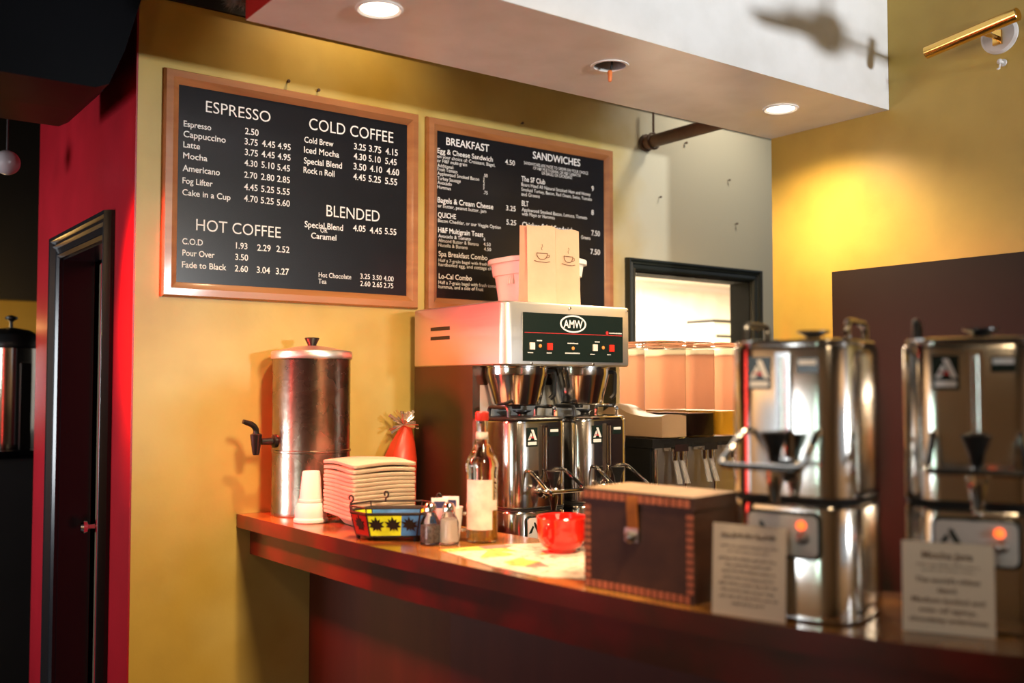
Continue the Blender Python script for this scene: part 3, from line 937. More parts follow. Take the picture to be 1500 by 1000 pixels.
# brew funnels, which slide out
def make_funnel(label, loc, rz):
    t = thing('brew_funnel', label, 'brew funnel', loc, rz, 'brew funnels')
    obj('basket', MB().lathe([(0.052, 0.0), (0.075, 0.002), (0.080, 0.006), (0.103, 0.098), (0.104, 0.104), (0.104, 0.124), (0.108, 0.126), (0.108, 0.129), (0.06, 0.1295)], n=40), 'steel', t)
    obj('drip_spout', MB().lathe([(0.014, -0.010), (0.016, 0.0)], n=16), 'black_plastic', t)
    p = arc([(0, -0.100, 0.112), (0, -0.128, 0.112), (0, -0.126, 0.035), (0, -0.112, 0.022)], 0.02)
    obj('handle', MB().tube(p, 0.008), 'black_plastic', t)
    return t
FZ = 1.418
fn = make_funnel('tapered steel brew funnel at the left of the brewer', (1.945, 2.605, FZ), R(62))
dup(fn, (2.213, 2.605, FZ), R(62), 'tapered steel brew funnel at the right of the brewer, handle beside the drinks dispenser')

# ------------------------------------------------------------------ on top of the brewer
TZ = 1.7525
tub = thing('plastic_tub', 'white plastic tub standing behind the paper bags on the brewer', 'tub', (2.185, 2.80, TZ))
obj('body', MB().rr(0.330, 0.30, 0.11, [(0.0, 0.046), (0.004, 0.042), (0.118, 0.026), (0.120, 0.018), (0.160, 0.012), (0.162, 0.0), (0.176, 0.0), (0.179, 0.003), (0.178, 0.010), (0.02, 0.05)], n=8), 'tub_white', tub)
rb = MB()
for sx in (-1, 1):
    for k in range(3):
        rb.b2((sx * 0.140 - 0.004, -0.02 - 0.012 * k, 0.085), (sx * 0.140 + 0.004, -0.014 - 0.012 * k, 0.117))
obj('stacking_ribs', rb, 'tub_white', tub, None)

def make_bag(label, loc, rz):
    t = thing('paper_bag', label, 'paper bag', loc, rz, 'kraft paper bags on the brewer')
    w, d, h = 0.112, 0.062, 0.262
    b = MB()
    loops = []
    for i, z in enumerate([0.0, 0.004, 0.06, 0.078, 0.082, 0.15, 0.22, h]):
        k = z / h
        g = 0.016 * k                        # the side gusset folds in towards the mouth
        dd = d * (1 - 0.25 * k); ww = w * (1 - 0.02 * k)
        jx = 0.0012 * math.sin(i * 2.1); 
        n = 6
        lp = []
        zz = lambda x: z + (0.003 * math.sin(60 * x) if i == 7 else 0)
        for k2 in range(n + 1):
            x = -ww / 2 + ww * k2 / n
            lp.append(Vector((x, -dd / 2 + jx * math.sin(k2 * 2.0), zz(x))))
        lp.append(Vector((ww / 2 - g, 0, z)))
        for k2 in range(n + 1):
            x = ww / 2 - ww * k2 / n
            lp.append(Vector((x, dd / 2 + jx, zz(x) + (0.004 if i == 7 else 0))))
        lp.append(Vector((-ww / 2 + g, 0, z)))
        loops.append(lp)
    b.loft(loops, True, False)
    bo = obj('sack', b, 'kraft', t, 20)
    # printed cup: bowl, handle, saucer line and steam
    s = MB()
    yy = -d / 2 * 0.88
    zc = 0.150
    def line(pts, r=0.0011):
        s.tube([(x, yy - 0.0022 + (zc - z) * 0.03, z) for x, z in pts], r, 5)
    line([(-0.021, zc + 0.020), (0.021, zc + 0.020)])
    line([(-0.021, zc + 0.020), (-0.019, zc + 0.010), (-0.012, zc + 0.002), (-0.006, zc), (0.006, zc), (0.012, zc + 0.002), (0.019, zc + 0.010), (0.021, zc + 0.020)])
    line([(0.020, zc + 0.014), (0.029, zc + 0.015), (0.028, zc + 0.008), (0.017, zc + 0.005)])
    line([(-0.030, zc - 0.006), (-0.015, zc - 0.009), (0.015, zc - 0.010), (0.031, zc - 0.007)])
    line([(0.0, zc + 0.030), (-0.003, zc + 0.036), (0.002, zc + 0.043), (-0.001, zc + 0.050)], 0.0008)
    obj('printed_cup', s, 'kraft_ink', t)
    return t
bag = make_bag('brown paper bag with a printed coffee cup, left one of the pair on the brewer', (2.030, 2.60, TZ), R(-7))
dup(bag, (2.150, 2.615, TZ), R(4), 'brown paper bag with a printed coffee cup, right one of the pair on the brewer')

# ------------------------------------------------------------------ cold drinks dispenser
DX = 2.51
dr = thing('drinks_dispenser', 'cold drinks dispenser with clear tanks of milky, dark and orange drink', 'drinks dispenser', (DX, 2.54, CZ))
DW = 0.46
obj('cabinet', MB().b2((0, 0.0, 0.012), (DW, 0.44, 0.395)).bevel(0.006, 2), 'steel_side', dr)
obj('side_panel', MB().b2((-0.012, 0.012, 0.012), (-0.0005, 0.43, 0.395)).bevel(0.003, 1), 'black_plastic', dr)
obj('top_deck', MB().b2((-0.016, -0.006, 0.3955), (DW + 0.01, 0.45, 0.428)).bevel(0.006, 2), 'black_plastic', dr)
ft = MB()
for x in (0.03, DW - 0.03):
    for y in (0.03, 0.40):
        ft.lathe([(0.015, 0), (0.018, 0.012)], (x, y, 0), 14)
obj('feet', ft, 'black_rubber', dr)
cp = MB()
for x in (0.0, 0.152, 0.304, DW):
    cp.lathe([(0.008, 0.02), (0.008, 0.39)], (x, -0.004, 0), 12)
obj('corner_posts', cp, 'chrome', dr)
liq = [('milk_coffee', 0.085, 'milky tan drink'), ('cola', 0.088, 'dark drink'), ('juice', 0.094, 'orange drink')]
for k, (lm, lh, ll) in enumerate(liq):
    cx = 0.075 + 0.152 * k
    z0 = 0.4285
    w, d, H = 0.134, 0.37, 0.345
    t = MB().rr(w + 0.008, d + 0.008, 0.024, [(z0, 0.010), (z0 + 0.006, 0.004), (z0 + H - 0.012, 0.004), (z0 + H - 0.010, 0.0), (z0 + H, 0.002), (z0 + H + 0.006, 0.012)], c=(cx, 0.155))
    to = obj('tank', t, 'tank_plastic', dr)
    b = MB()
    if k == 0:
        loops = []
        n = 18
        for i in range(n + 1):
            y = 0.155 - 0.178 + 0.356 * i / n
            u = i / n
            top_ = z0 + lh + 0.035 * math.exp(-((u - 0.72) / 0.16) ** 2) - 0.004 * math.sin(9 * u)
            loops.append([Vector((cx - 0.061, y, z0 + 0.006)), Vector((cx + 0.061, y, z0 + 0.006)), Vector((cx + 0.061, y, top_ - 0.006)), Vector((cx + 0.03, y, top_)), Vector((cx - 0.03, y, top_ + 0.003)), Vector((cx - 0.061, y, top_ - 0.004))])
        b.loft(loops)
    else:
        b.rr(w - 0.010, d - 0.010, 0.018, [(z0 + 0.006, 0.003), (z0 + 0.012, 0.0), (z0 + lh, 0.0)], c=(cx, 0.155))
    obj('drink', b, lm, to, label=ll)
    tp = MB().b2((cx - 0.034, -0.060, 0.385), (cx + 0.034, -0.006, 0.410)).bevel(0.004, 2)
    tp.lathe([(0.009, 0.352), (0.011, 0.385)], (cx - 0.016, -0.04, 0), 12)
    tp.lathe([(0.009, 0.352), (0.011, 0.385)], (cx + 0.016, -0.04, 0), 12)
    tpo = obj('tap', tp, 'chrome', dr)
    for sx in (-1, 1):
        lv = MB().loft([[Vector((cx + sx * 0.016 + a * 0.008, -0.045 + bb * 0.003, 0.352)) for a, bb in ((-1, -1), (1, -1), (1, 1), (-1, 1))],
                        [Vector((cx + sx * 0.020 + a * 0.010, -0.070 + bb * 0.003, 0.272)) for a, bb in ((-1, -1), (1, -1), (1, 1), (-1, 1))]])
        obj('tap_lever', lv, 'clear_plastic', tpo, None)

# ------------------------------------------------------------------ water urn at the wall end of the bar
wu = thing('water_urn', 'dull steel cylinder urn with a black spigot at the wall end of the bar', 'urn', (1.388, 2.965, ZB))
r = 0.124
obj('body', MB().lathe([(r, 0.0), (r + 0.001, 0.004), (r + 0.001, 0.016), (r, 0.02), (r, 0.198), (r + 0.003, 0.2), (r + 0.003, 0.206), (r, 0.208), (r, 0.492), (r + 0.002, 0.495)], n=56), 'steel_worn', wu)
l = obj('lid', MB().lathe([(r + 0.004, 0.4955), (r + 0.0055, 0.498), (r + 0.0055, 0.516), (r + 0.002, 0.521), (r - 0.03, 0.527), (0.05, 0.536), (0.02, 0.539)], n=56), 'steel_brushed', wu)
obj('lid_knob', MB().lathe([(0.013, 0.539), (0.015, 0.545), (0.023, 0.560), (0.024, 0.564), (0.018, 0.566), (0.004, 0.563)], n=24), 'black_plastic', l)
mx_ = Matrix.Translation((-r, 0, 0.236)) @ Matrix.Rotation(R(-90), 4, 'Y')
s = MB().lathe([(0.021, -0.002), (0.021, 0.006), (0.012, 0.010), (0.010, 0.045)], mtx=mx_, n=20)
s.lathe([(0.009, 0.195), (0.012, 0.205), (0.017, 0.245), (0.019, 0.258), (0.012, 0.262)], (-r - 0.062, 0, 0), 20)
sp = obj('spigot', s, 'black_plastic', wu)
p = arc([(-r - 0.062, 0, 0.258), (-r - 0.062, 0, 0.276), (-r - 0.075, 0, 0.290), (-r - 0.105, 0, 0.300)], 0.012)
obj('spigot_lever', MB().tube(p, [0.011] + [0.009] * (len(p) - 2) + [0.007], 10), 'black_plastic', sp)

# foam cups beside it
fb = thing('foam_bowl', 'white foam bowl turned upside down beside the water urn', 'bowl', (1.305, 2.785, ZB))
obj('bowl', MB().lathe([(0.049, 0.0), (0.052, 0.003), (0.052, 0.010), (0.047, 0.015), (0.048, 0.028), (0.046, 0.042), (0.041, 0.056), (0.037, 0.0595)], n=36), 'foam', fb)
fc = thing('foam_cup', 'white foam cup upside down on the foam bowl beside the water urn', 'cup', (1.305, 2.785, ZB + 0.060))
obj('cup', MB().lathe([(0.035, 0.0), (0.037, 0.002), (0.037, 0.008), (0.0345, 0.010), (0.0265, 0.090), (0.0245, 0.093), (0.020, 0.092), (0.018, 0.089)], n=32), 'foam', fc)

# ------------------------------------------------------------------ stack of moulded pulp trays
def make_tray(label, z, k):
    t = thing('takeout_tray', label, 'tray', (1.418, 2.630, z), R(-4 + 0.9 * math.sin(k * 1.7)), 'takeout trays in the stack')
    w, d = 0.205, 0.232
    b = MB()
    loops = []
    wav = (0.0020 if k < NT - 2 else 0.0034)
    prof_ = [(-0.034, 0.052), (-0.033, 0.048), (-0.003, 0.026), (-0.0015, 0.002), (0.0, 0.0), (0.0075, 0.0), (0.0090, 0.003)]
    if k < NT - 1:                           # all but the top one are open bowls that nest in each other
        prof_ += [(0.0090, 0.022), (-0.031, 0.0475)]
    for dz, ins in prof_:
        lp = rrloop(w - 2 * ins, d - 2 * ins, 0.020, dz, n=4)
        # split the straight sides so that the rims can sag
        full = []
        for a, c in zip(lp, lp[1:] + lp[:1]):
            m_ = 6 if (a - c).length > 0.03 else 1
            for q in range(m_):
                v = a.lerp(c, q / m_)
                if dz > -0.01 and ins < 0.021:
                    v.z += wav * (math.sin(v.x * 26 + k * 0.12) + math.sin(v.y * 22 + k * 0.10))
                full.append(v)
        loops.append(full)
    b.loft(loops)
    obj('tray', b, 'pulp', t, 60)
    return t
NT = 13
ORD = ['lowest', 'second', 'third', 'fourth', 'fifth', 'sixth', 'seventh', 'eighth', 'ninth', 'tenth', 'eleventh', 'twelfth']
NT = 13
for k in range(NT):
    if k == 0:
        lab = 'lowest beige pulp takeout tray, its tapered bowl resting on the bar'
    elif k == NT - 1:
        lab = 'topmost beige pulp takeout tray of the stack beside the brewer'
    elif k < 7:
        lab = '%s beige pulp takeout tray from the bottom of the stack' % ORD[k]
    else:
        lab = '%s beige pulp takeout tray from the top of the stack' % ORD[NT - 1 - k]
    make_tray(lab, ZB + 0.0345 + 0.0118 * k + (0.004 if k >= NT - 2 else 0) + (0.004 if k == NT - 1 else 0), k)

# ------------------------------------------------------------------ stained glass caddy
cd = thing('glass_caddy', 'low iron basket with yellow and blue glass panels and black leaf shapes', 'basket', (1.360, 2.374, ZB), R(-33))
def hexa(w, d, z):
    return [Vector(p + (z,)) for p in ((-w / 2, -d * 0.12), (-w * 0.30, -d / 2), (w * 0.30, -d / 2), (w / 2, -d * 0.12), (w / 2, d * 0.12), (w * 0.30, d / 2), (-w * 0.30, d / 2), (-w / 2, d * 0.12))]
lo = hexa(0.205, 0.135, 0.012); hi = hexa(0.235, 0.160, 0.072)
cols = ['glass_red', 'leaf_yellow', 'glass_blue', 'glass_red', 'leaf_yellow', 'glass_blue', 'leaf_yellow', 'glass_red']
def leaf_shape(b, P, s, nrm):
    pts = []
    prof_ = [(0, 1.0), (18, .55), (32, .85), (48, .5), (62, .95), (80, .55), (100, .8), (120, .45), (145, .75), (165, .35), (180, .6)]
    full = prof_ + [(360 - a, rr_) for a, rr_ in reversed(prof_[1:-1])]
    fr_ = [P(s * rr_ * math.sin(R(a)), s * rr_ * math.cos(R(a))) for a, rr_ in full]
    b.loft([[p + nrm * 0.0008 for p in fr_], [p + nrm * 0.003 for p in fr_]])
irn = MB()
for i in range(8):
    a, c, d_, e_ = lo[i], lo[(i + 1) % 8], hi[(i + 1) % 8], hi[i]
    nrm = (c - a).cross(e_ - a).normalized()
    if nrm.dot((a + c) / 2 * Vector((1, 1, 0)) if False else Vector(((a + c).x, (a + c).y, 0))) < 0:
        nrm = -nrm
    m_ = cols[i]
    # the long front panel changes from yellow to blue part of the way along
    if i == 1:
        t_ = 0.66
        am, em = a.lerp(c, t_), e_.lerp(d_, t_)
        for q, mm in (((a, am, em, e_), 'leaf_yellow'), ((am, c, d_, em), 'glass_blue')):
            b = MB().loft([[p - nrm * 0.0012 for p in q], [p + nrm * 0.0012 for p in q]])
            obj('glass_panel', b, mm, cd, None)
    else:
        b = MB().loft([[p - nrm * 0.0012 for p in (a, c, d_, e_)], [p + nrm * 0.0012 for p in (a, c, d_, e_)]])
        obj('glass_panel', b, m_, cd, None)
    irn.tube([a, e_], 0.0026, 6); irn.tube([a, c], 0.0028, 6); irn.tube([e_, d_], 0.0040, 6)
    nl = 3 if i in (1, 5) else (1 if i in (0, 2, 3, 4, 6, 7) else 0)
    for q in range(nl):
        u_ = (q + 0.5) / nl
        cen = (a.lerp(c, u_) + e_.lerp(d_, u_)) / 2
        tx = (c - a).normalized(); tz = (e_ - a).normalized()
        lb_ = MB()
        leaf_shape(lb_, lambda x, z: cen + tx * x + tz * z, 0.025, nrm)
        obj('leaf_shape', lb_, 'iron', cd, None)
up_ = [v + Vector((0, 0, 0.016)) for v in hexa(0.240, 0.165, 0.072)]
for i in range(8):
    irn.tube([up_[i], up_[(i + 1) % 8]], 0.0028, 6)
    irn.tube([hi[i], up_[i]], 0.002, 6)
for v in lo[::2]:
    irn.lathe([(0.005, 0.0), (0.006, 0.012)], (v.x * 0.95, v.y * 0.95, 0), 8)
# little scrolls standing up on the rim
for x, y in ((-0.118, -0.018), (-0.03, 0.08), (0.118, 0.018)):
    pts = [Vector((x, y, 0.088))]
    for k in range(12):
        a = k * 0.55
        rr_ = 0.011 - 0.0007 * k
        pts.append(Vector((x + rr_ * math.sin(a) * 0.8, y, 0.104 - rr_ * math.cos(a) + 0.004)))
    irn.tube(pts, 0.003, 6)
obj('iron_frame', irn, 'iron', cd)
obj('floor_plate', MB().loft([hexa(0.200, 0.130, 0.010), hexa(0.200, 0.130, 0.013)]), 'iron', cd, None)
obj('loose_packets', MB().box((-0.03, 0.0, 0.033), (0.10, 0.06, 0.035), 0.3).box((0.05, 0.01, 0.030), (0.06, 0.07, 0.03), -0.2).bevel(0.004, 2), 'pulp', cd)

# ------------------------------------------------------------------ shakers, packets, bottle, mug
def make_shaker(label, loc, fill):
    t = thing('shaker', label, 'shaker', loc, 0.2, 'salt and pepper shakers')
    obj('glass_body', MB().rr(0.044, 0.044, 0.013, [(0.0, 0.003), (0.003, 0.0), (0.058, 0.0), (0.072, 0.006), (0.080, 0.0095), (0.084, 0.0095)], n=5), 'glass', t)
    obj('contents', MB().rr(0.036, 0.036, 0.010, [(0.006, 0.002), (0.009, 0.0), (0.050 if fill == 'pepper' else 0.064, 0.0 if fill == 'pepper' else 0.003)], n=5), fill, t)
    obj('cap', MB().lathe([(0.0150, 0.0845), (0.0165, 0.086), (0.0165, 0.098), (0.012, 0.106), (0.004, 0.109)], n=24), 'chrome', t)
make_shaker('glass pepper shaker with a steel cap, left one beside the leaf basket', (1.369, 2.206, ZB), 'pepper')
make_shaker('glass salt shaker filled with white salt, right one in front of the syrup bottle', (1.410, 2.181, ZB), 'salt')

ph = thing('packet_holder', 'white porcelain cup holding sweetener packets behind the shakers', 'cup', (1.446, 2.245, ZB))
obj('cup', MB().lathe([(0.030, 0), (0.033, 0.003), (0.040, 0.06), (0.042, 0.085), (0.043, 0.088), (0.040, 0.088), (0.037, 0.06), (0.028, 0.010)], n=32), 'porcelain', ph)
p = arc([(0.034, -0.024, 0.070), (0.052, -0.036, 0.068), (0.050, -0.035, 0.030), (0.031, -0.022, 0.026)], 0.012)
obj('handle', MB().tube(p, 0.0045), 'porcelain', ph)
def make_packet(label, loc, rz, tilt):
    t = thing('sweetener_packet', label, 'packet', loc, rz, 'sweetener packets in the white cup')
    b = MB().b2((-0.022, -0.0022, 0), (0.022, 0.0022, 0.100)).bevel(0.0015, 1)
    o = obj('packet', b, 'packet_white', t, None)
    pb = MB().b2((-0.015, -0.0030, 0.073), (0.015, -0.0024, 0.091)).b2((-0.015, 0.0024, 0.073), (0.015, 0.0030, 0.091))
    obj('printed_panel', pb, 'packet_blue', t, None)
    t.rotation_euler = (tilt, 0, rz)
make_packet('white sweetener packet with a dark blue print, left one in the cup', (1.423, 2.247, ZB + 0.014), R(-32), R(4))
make_packet('white sweetener packet with a dark blue print, right one in the cup', (1.451, 2.234, ZB + 0.018), R(-40), R(5))

bt = thing('syrup_bottle', 'tall clear glass syrup bottle with a pale label', 'bottle', (1.508, 2.172, ZB))
prof_b = [(0.034, 0.0), (0.040, 0.003), (0.042, 0.010), (0.042, 0.186), (0.044, 0.194), (0.044, 0.206), (0.041, 0.214), (0.034, 0.228), (0.022, 0.252), (0.0165, 0.275), (0.0150, 0.305), (0.0155, 0.318)]
obj('glass_body', MB().lathe(prof_b, n=40), 'glass', bt)
obj('syrup', MB().lathe([(0.033, 0.006), (0.0385, 0.012), (0.0385, 0.100), (0.037, 0.102)], n=36), 'amber_syrup', bt)
lb = MB()
def patch(z0, z1, a0, a1, rr_):
    n = 16
    lo_, hi_ = [], []
    for k in range(n + 1):
        a = R(a0 + (a1 - a0) * k / n)
        lo_.append(Vector((rr_ * math.cos(a), rr_ * math.sin(a), z0))); hi_.append(Vector((rr_ * math.cos(a), rr_ * math.sin(a), z1)))
    lb.loft([lo_, hi_], False, False, False)
patch(0.035, 0.165, -190, -85, 0.0426)
patch(0.085, 0.112, -150, -60, 0.0431)
obj('label', lb, 'label_paper', bt)
obj('neck_band', MB().lathe([(0.0168, 0.270), (0.0160, 0.288)], n=24, cap0=False, cap1=False), 'label_paper', bt)
obj('cap', MB().lathe([(0.0175, 0.3185), (0.0182, 0.320), (0.0182, 0.340), (0.016, 0.343), (0.004, 0.343)], n=24), 'cap_red', bt)

mg = thing('soup_mug', 'wide red ceramic mug on the printed paper', 'mug', (1.572, 1.915, ZB + 0.0015))
obj('bowl', MB().lathe([(0.034, 0.0), (0.036, 0.003), (0.036, 0.008), (0.050, 0.016), (0.060, 0.035), (0.063, 0.060), (0.064, 0.082), (0.0655, 0.085), (0.064, 0.088), (0.060, 0.086), (0.058, 0.060), (0.050, 0.030), (0.020, 0.014)], n=44), 'red_ceramic', mg)
dirv = Vector((-0.92, -0.39, 0))
p = arc([dirv * 0.060 + Vector((0, 0, 0.070)), dirv * 0.088 + Vector((0, 0, 0.070)), dirv * 0.088 + Vector((0, 0, 0.034)), dirv * 0.056 + Vector((0, 0, 0.030))], 0.018)
obj('handle', MB().tube(p, 0.0075, 10), 'red_ceramic', mg)

pp = MB().prism([(1.345, 2.125), (1.322, 1.86), (1.335, 1.70), (1.395, 1.62), (1.62, 1.66), (1.615, 2.05), (1.50, 2.10)], ZB, ZB + 0.0012)
tag(obj('printed_paper', pp, 'printed_paper', None, None), 'creased printed paper sheet lying on the bar under the red mug', 'paper')

gb = thing('gift_bag', 'red cone shaped gift wrap topped with silvery tinsel beside the brewer', 'gift', (1.752, 3.030, CZ))
loops = []
for z, rr_, sh in ((0.0, 0.055, 0), (0.004, 0.058, 0), (0.30, 0.060, 0.0), (0.36, 0.058, 0.002), (0.42, 0.040, 0.014), (0.47, 0.018, 0.026), (0.485, 0.010, 0.030)):
    n = 28
    loops.append([Vector((sh + (rr_ + 0.004 * math.sin(7 * 2 * PI * k / n) * (z > 0.3)) * math.cos(2 * PI * k / n), rr_ * math.sin(2 * PI * k / n), z)) for k in range(n)])
obj('wrap', MB().loft(loops), 'gift_red', gb, 60)
tn = MB()
for k in range(90):
    a = random.uniform(0, 2 * PI); el = random.uniform(-0.5, 1.2); L = random.uniform(0.025, 0.062)
    dv = Vector((math.cos(a) * math.cos(el), math.sin(a) * math.cos(el), math.sin(el)))
    c0 = Vector((0.010, -0.012, 0.482)); c1 = c0 + dv * L
    sd = dv.cross(Vector((random.random(), random.random(), random.random()))).normalized() * random.uniform(0.004, 0.009)
    tn.bm.faces.new([tn.bm.verts.new(v) for v in (c0 - sd * 0.3, c0 + sd * 0.3, c1 + sd, c1 - sd * 0.4)])
obj('tinsel_bow', tn, 'tinsel', gb, None)

# ------------------------------------------------------------------ wooden chest
ch_rot = math.atan2(-0.265, 0.042)       # local +X runs along the chest's front, towards the viewer's right
ch = thing('wooden_chest', 'dark wooden chest with reddish trimmed edges and a leather strap', 'chest', (1.351, 1.572, ZB), ch_rot)
L_, Dp, Hh = 0.268, 0.150, 0.176
b = MB().b2((0, 0, 0), (L_, Dp, Hh)).bevel(0.004, 2)
obj('body', b, 'box_wood', ch)
ld = MB().b2((-0.002, -0.003, Hh + 0.0005), (L_ + 0.002, Dp + 0.002, Hh + 0.026)).bevel(0.004, 2)
lid = obj('lid', ld, ['box_wood', 'box_lid_wood'], ch)
for p in lid.data.polygons:
    if p.normal.z > 0.8:
        p.material_index = 1
ed = MB()
def stitched(x0, z0, x1, z1, y, nseg):
    for k in range(nseg):
        u0, u1 = k / nseg, (k + 0.66) / nseg
        if x0 == x1:
            ed.b2((x0 - 0.007, y - 0.003, z0 + (z1 - z0) * u0), (x0 + 0.007, y + 0.002, z0 + (z1 - z0) * u1))
        else:
            ed.b2((x0 + (x1 - x0) * u0, y - 0.003, z0 - 0.007), (x0 + (x1 - x0) * u1, y + 0.002, z0 + 0.007))
stitched(0.004, 0.009, L_ - 0.004, 0.009, 0.0, 17)
stitched(0.008, 0.02, 0.008, Hh - 0.003, 0.0, 11)
stitched(L_ - 0.008, 0.02, L_ - 0.008, Hh - 0.003, 0.0, 11)
obj('edge_trim', ed.bevel(0.002, 1), 'box_edge', ch)
ed = MB()
stitched(0.002, Hh + 0.013, L_ - 0.002, Hh + 0.013, -0.003, 17)
obj('lid_trim', ed.bevel(0.002, 1), 'box_edge', lid)
stp = MB()
pts = [(-0.0065, Hh + 0.018), (-0.0095, Hh + 0.0), (-0.0075, Hh - 0.030), (-0.0055, Hh - 0.050)]
stp.loft([[Vector((0.115, y, z)), Vector((0.140, y, z)), Vector((0.140, y + 0.0035, z)), Vector((0.115, y + 0.0035, z))] for y, z in pts])
obj('strap', stp, 'leather_orange', ch)
hs = MB().b2((0.108, -0.006, Hh - 0.072), (0.140, 0.0, Hh - 0.045)).bevel(0.003, 2)
hs.lathe([(0.011, 0), (0.012, 0.006), (0.006, 0.012), (0.002, 0.013)], mtx=Matrix.Translation((0.124, -0.005, Hh - 0.062)) @ Matrix.Rotation(R(90), 4, 'X'), n=18)
obj('hasp', hs, 'old_metal', ch)

# ------------------------------------------------------------------ printed cards standing before the urns
def card(label, c, rz, w, h, m, rows, tilt):
    t = thing('info_card', label, 'sign', c, rz, 'printed cards in front of the urns')
    t.rotation_euler = (tilt, 0, rz)
    obj('sheet', MB().b2((-w / 2, -0.0012, 0), (w / 2, 0.0012, h)), m, t, None)
    b = MB()
    for r_ in rows:
        if r_[0] == 'T':
            _, s, z, hh, ww = r_
            text_into(b.bm, s, 0, z, hh, ww, y=-0.0013, align='C', weight=0.02)
        else:                                # a line of print too small to read: word-long strokes
            _, x0, x1, z, hh = r_
            x = x0
            while x < x1 - 0.002:
                wl = min(random.uniform(0.008, 0.022), x1 - x)
                n = max(2, int(wl / 0.0028))
                pts = [(x + wl * q / n, -0.0016, z + (hh * 0.5 if q % 2 else 0) + random.uniform(0, hh * 0.35)) for q in range(n + 1)]
                b.tube(pts, hh * 0.16, 4)
                x += wl + 0.0035
    obj('print', b, 'card_ink', t, None)
c1 = Vector((*u1, 0)) + Vector((-0.95, -0.31, 0)) * 0.140 + Vector((-0.31, 0.95, 0)) * 0.062
rows = [('S', -0.052, 0.052, 0.139, 0.011), ('S', -0.054, 0.054, 0.122, 0.005), ('S', -0.04, 0.04, 0.113, 0.004)]
for k, (a, c_) in enumerate(((-0.056, 0.054), (-0.044, 0.046), (-0.05, 0.05), (-0.048, 0.05), (-0.055, 0.055), (-0.052, 0.052), (-0.054, 0.056), (-0.03, 0.03))):
    rows.append(('S', a, c_, 0.099 - 0.0112 * k, 0.0065))
card('cream printed card packed with small print, leaning on the urn beside the chest', (c1.x, c1.y, ZB), r1, 0.138, 0.163, 'card', rows, R(-3.5))
c2 = Vector((*u2, 0)) + Vector((-0.88, -0.475, 0)) * 0.142 + Vector((-0.475, 0.88, 0)) * 0.048
rows = [('T', 'Mocha Java', 0.123, 0.0115, 0.078), ('S', -0.048, 0.048, 0.110, 0.005), ('S', -0.04, 0.044, 0.102, 0.004),
        ('T', "The world's oldest", 0.083, 0.0085, 0.100), ('T', 'blend.', 0.067, 0.0085, 0.030), ('T', 'Medium bodied and', 0.050, 0.0085, 0.112),
        ('T', 'mix of spicy,', 0.034, 0.0085, 0.088), ('T', 'chocolatey undertones', 0.018, 0.0085, 0.120)]
card('pale printed card headed Mocha Java, leaning on the urn at the far right', (c2.x, c2.y, ZB), r2, 0.142, 0.150, 'card_pale', rows, R(-3.5))

# ------------------------------------------------------------------ soffit fittings
def downlight(label, x, y, lit):
    t = thing('downlight', label, 'ceiling light', (x, y, 2.4515))
    obj('trim_ring', MB().lathe([(0.048, -0.001), (0.056, -0.006), (0.061, -0.003), (0.061, 0.0)], n=40, cap0=False, cap1=False), 'trim_white', t)
    obj('lens', MB().lathe([(0.0485, -0.0012), (0.030, -0.0045), (0.002, -0.006)], n=36, cap0=False), 'lens_white', t)
downlight('glowing recessed downlight in the soffit above the left menu board', 1.217, 2.217, True)
downlight('glowing recessed downlight at the right end of the soffit', 2.796, 2.198, True)
sk = thing('light_socket', 'empty round lamp hole in the soffit with a dangling wire', 'light fitting', (2.0, 2.205, 2.4515))
obj('hole_rim', MB().lathe([(0.048, 0.0), (0.049, -0.003), (0.057, -0.003), (0.058, 0.0)], n=36, cap0=False, cap1=False), 'trim_white', sk)
# the hole itself: a can set up inside the soffit
cut = bpy.data.meshes.new('cut')
bmc = bmesh.new()
bmesh.ops.create_cone(bmc, cap_ends=True, segments=36, radius1=0.049, radius2=0.049, depth=0.36)
bmc.to_mesh(cut); bmc.free()
co = bpy.data.objects.new('cut', cut); COL.objects.link(co); co.location = (2.0, 2.205, 2.50)
md = so.modifiers.new('hole', 'BOOLEAN'); md.operation = 'DIFFERENCE'; md.object = co; md.solver = 'EXACT'
dg = bpy.context.evaluated_depsgraph_get()
nm = bpy.data.meshes.new_from_object(so.evaluated_get(dg))
so.modifiers.clear(); so.data = nm
bpy.data.objects.remove(co)
obj('can', MB().lathe([(0.0475, 0.0), (0.0475, 0.13), (0.02, 0.135)], n=36, cap0=False), 'can_inside', sk)
obj('wire', MB().tube([(0.012, 0.0, 0.13), (0.010, 0.0, 0.06), (0.004, -0.004, 0.0), (-0.004, -0.006, -0.022)], 0.0035, 8), 'wire_dark', sk)
obj('wire_nut', MB().lathe([(0.004, -0.052), (0.006, -0.048), (0.0075, -0.022), (0.005, -0.018)], (-0.006, -0.007, 0), 12), 'wire_orange', sk)

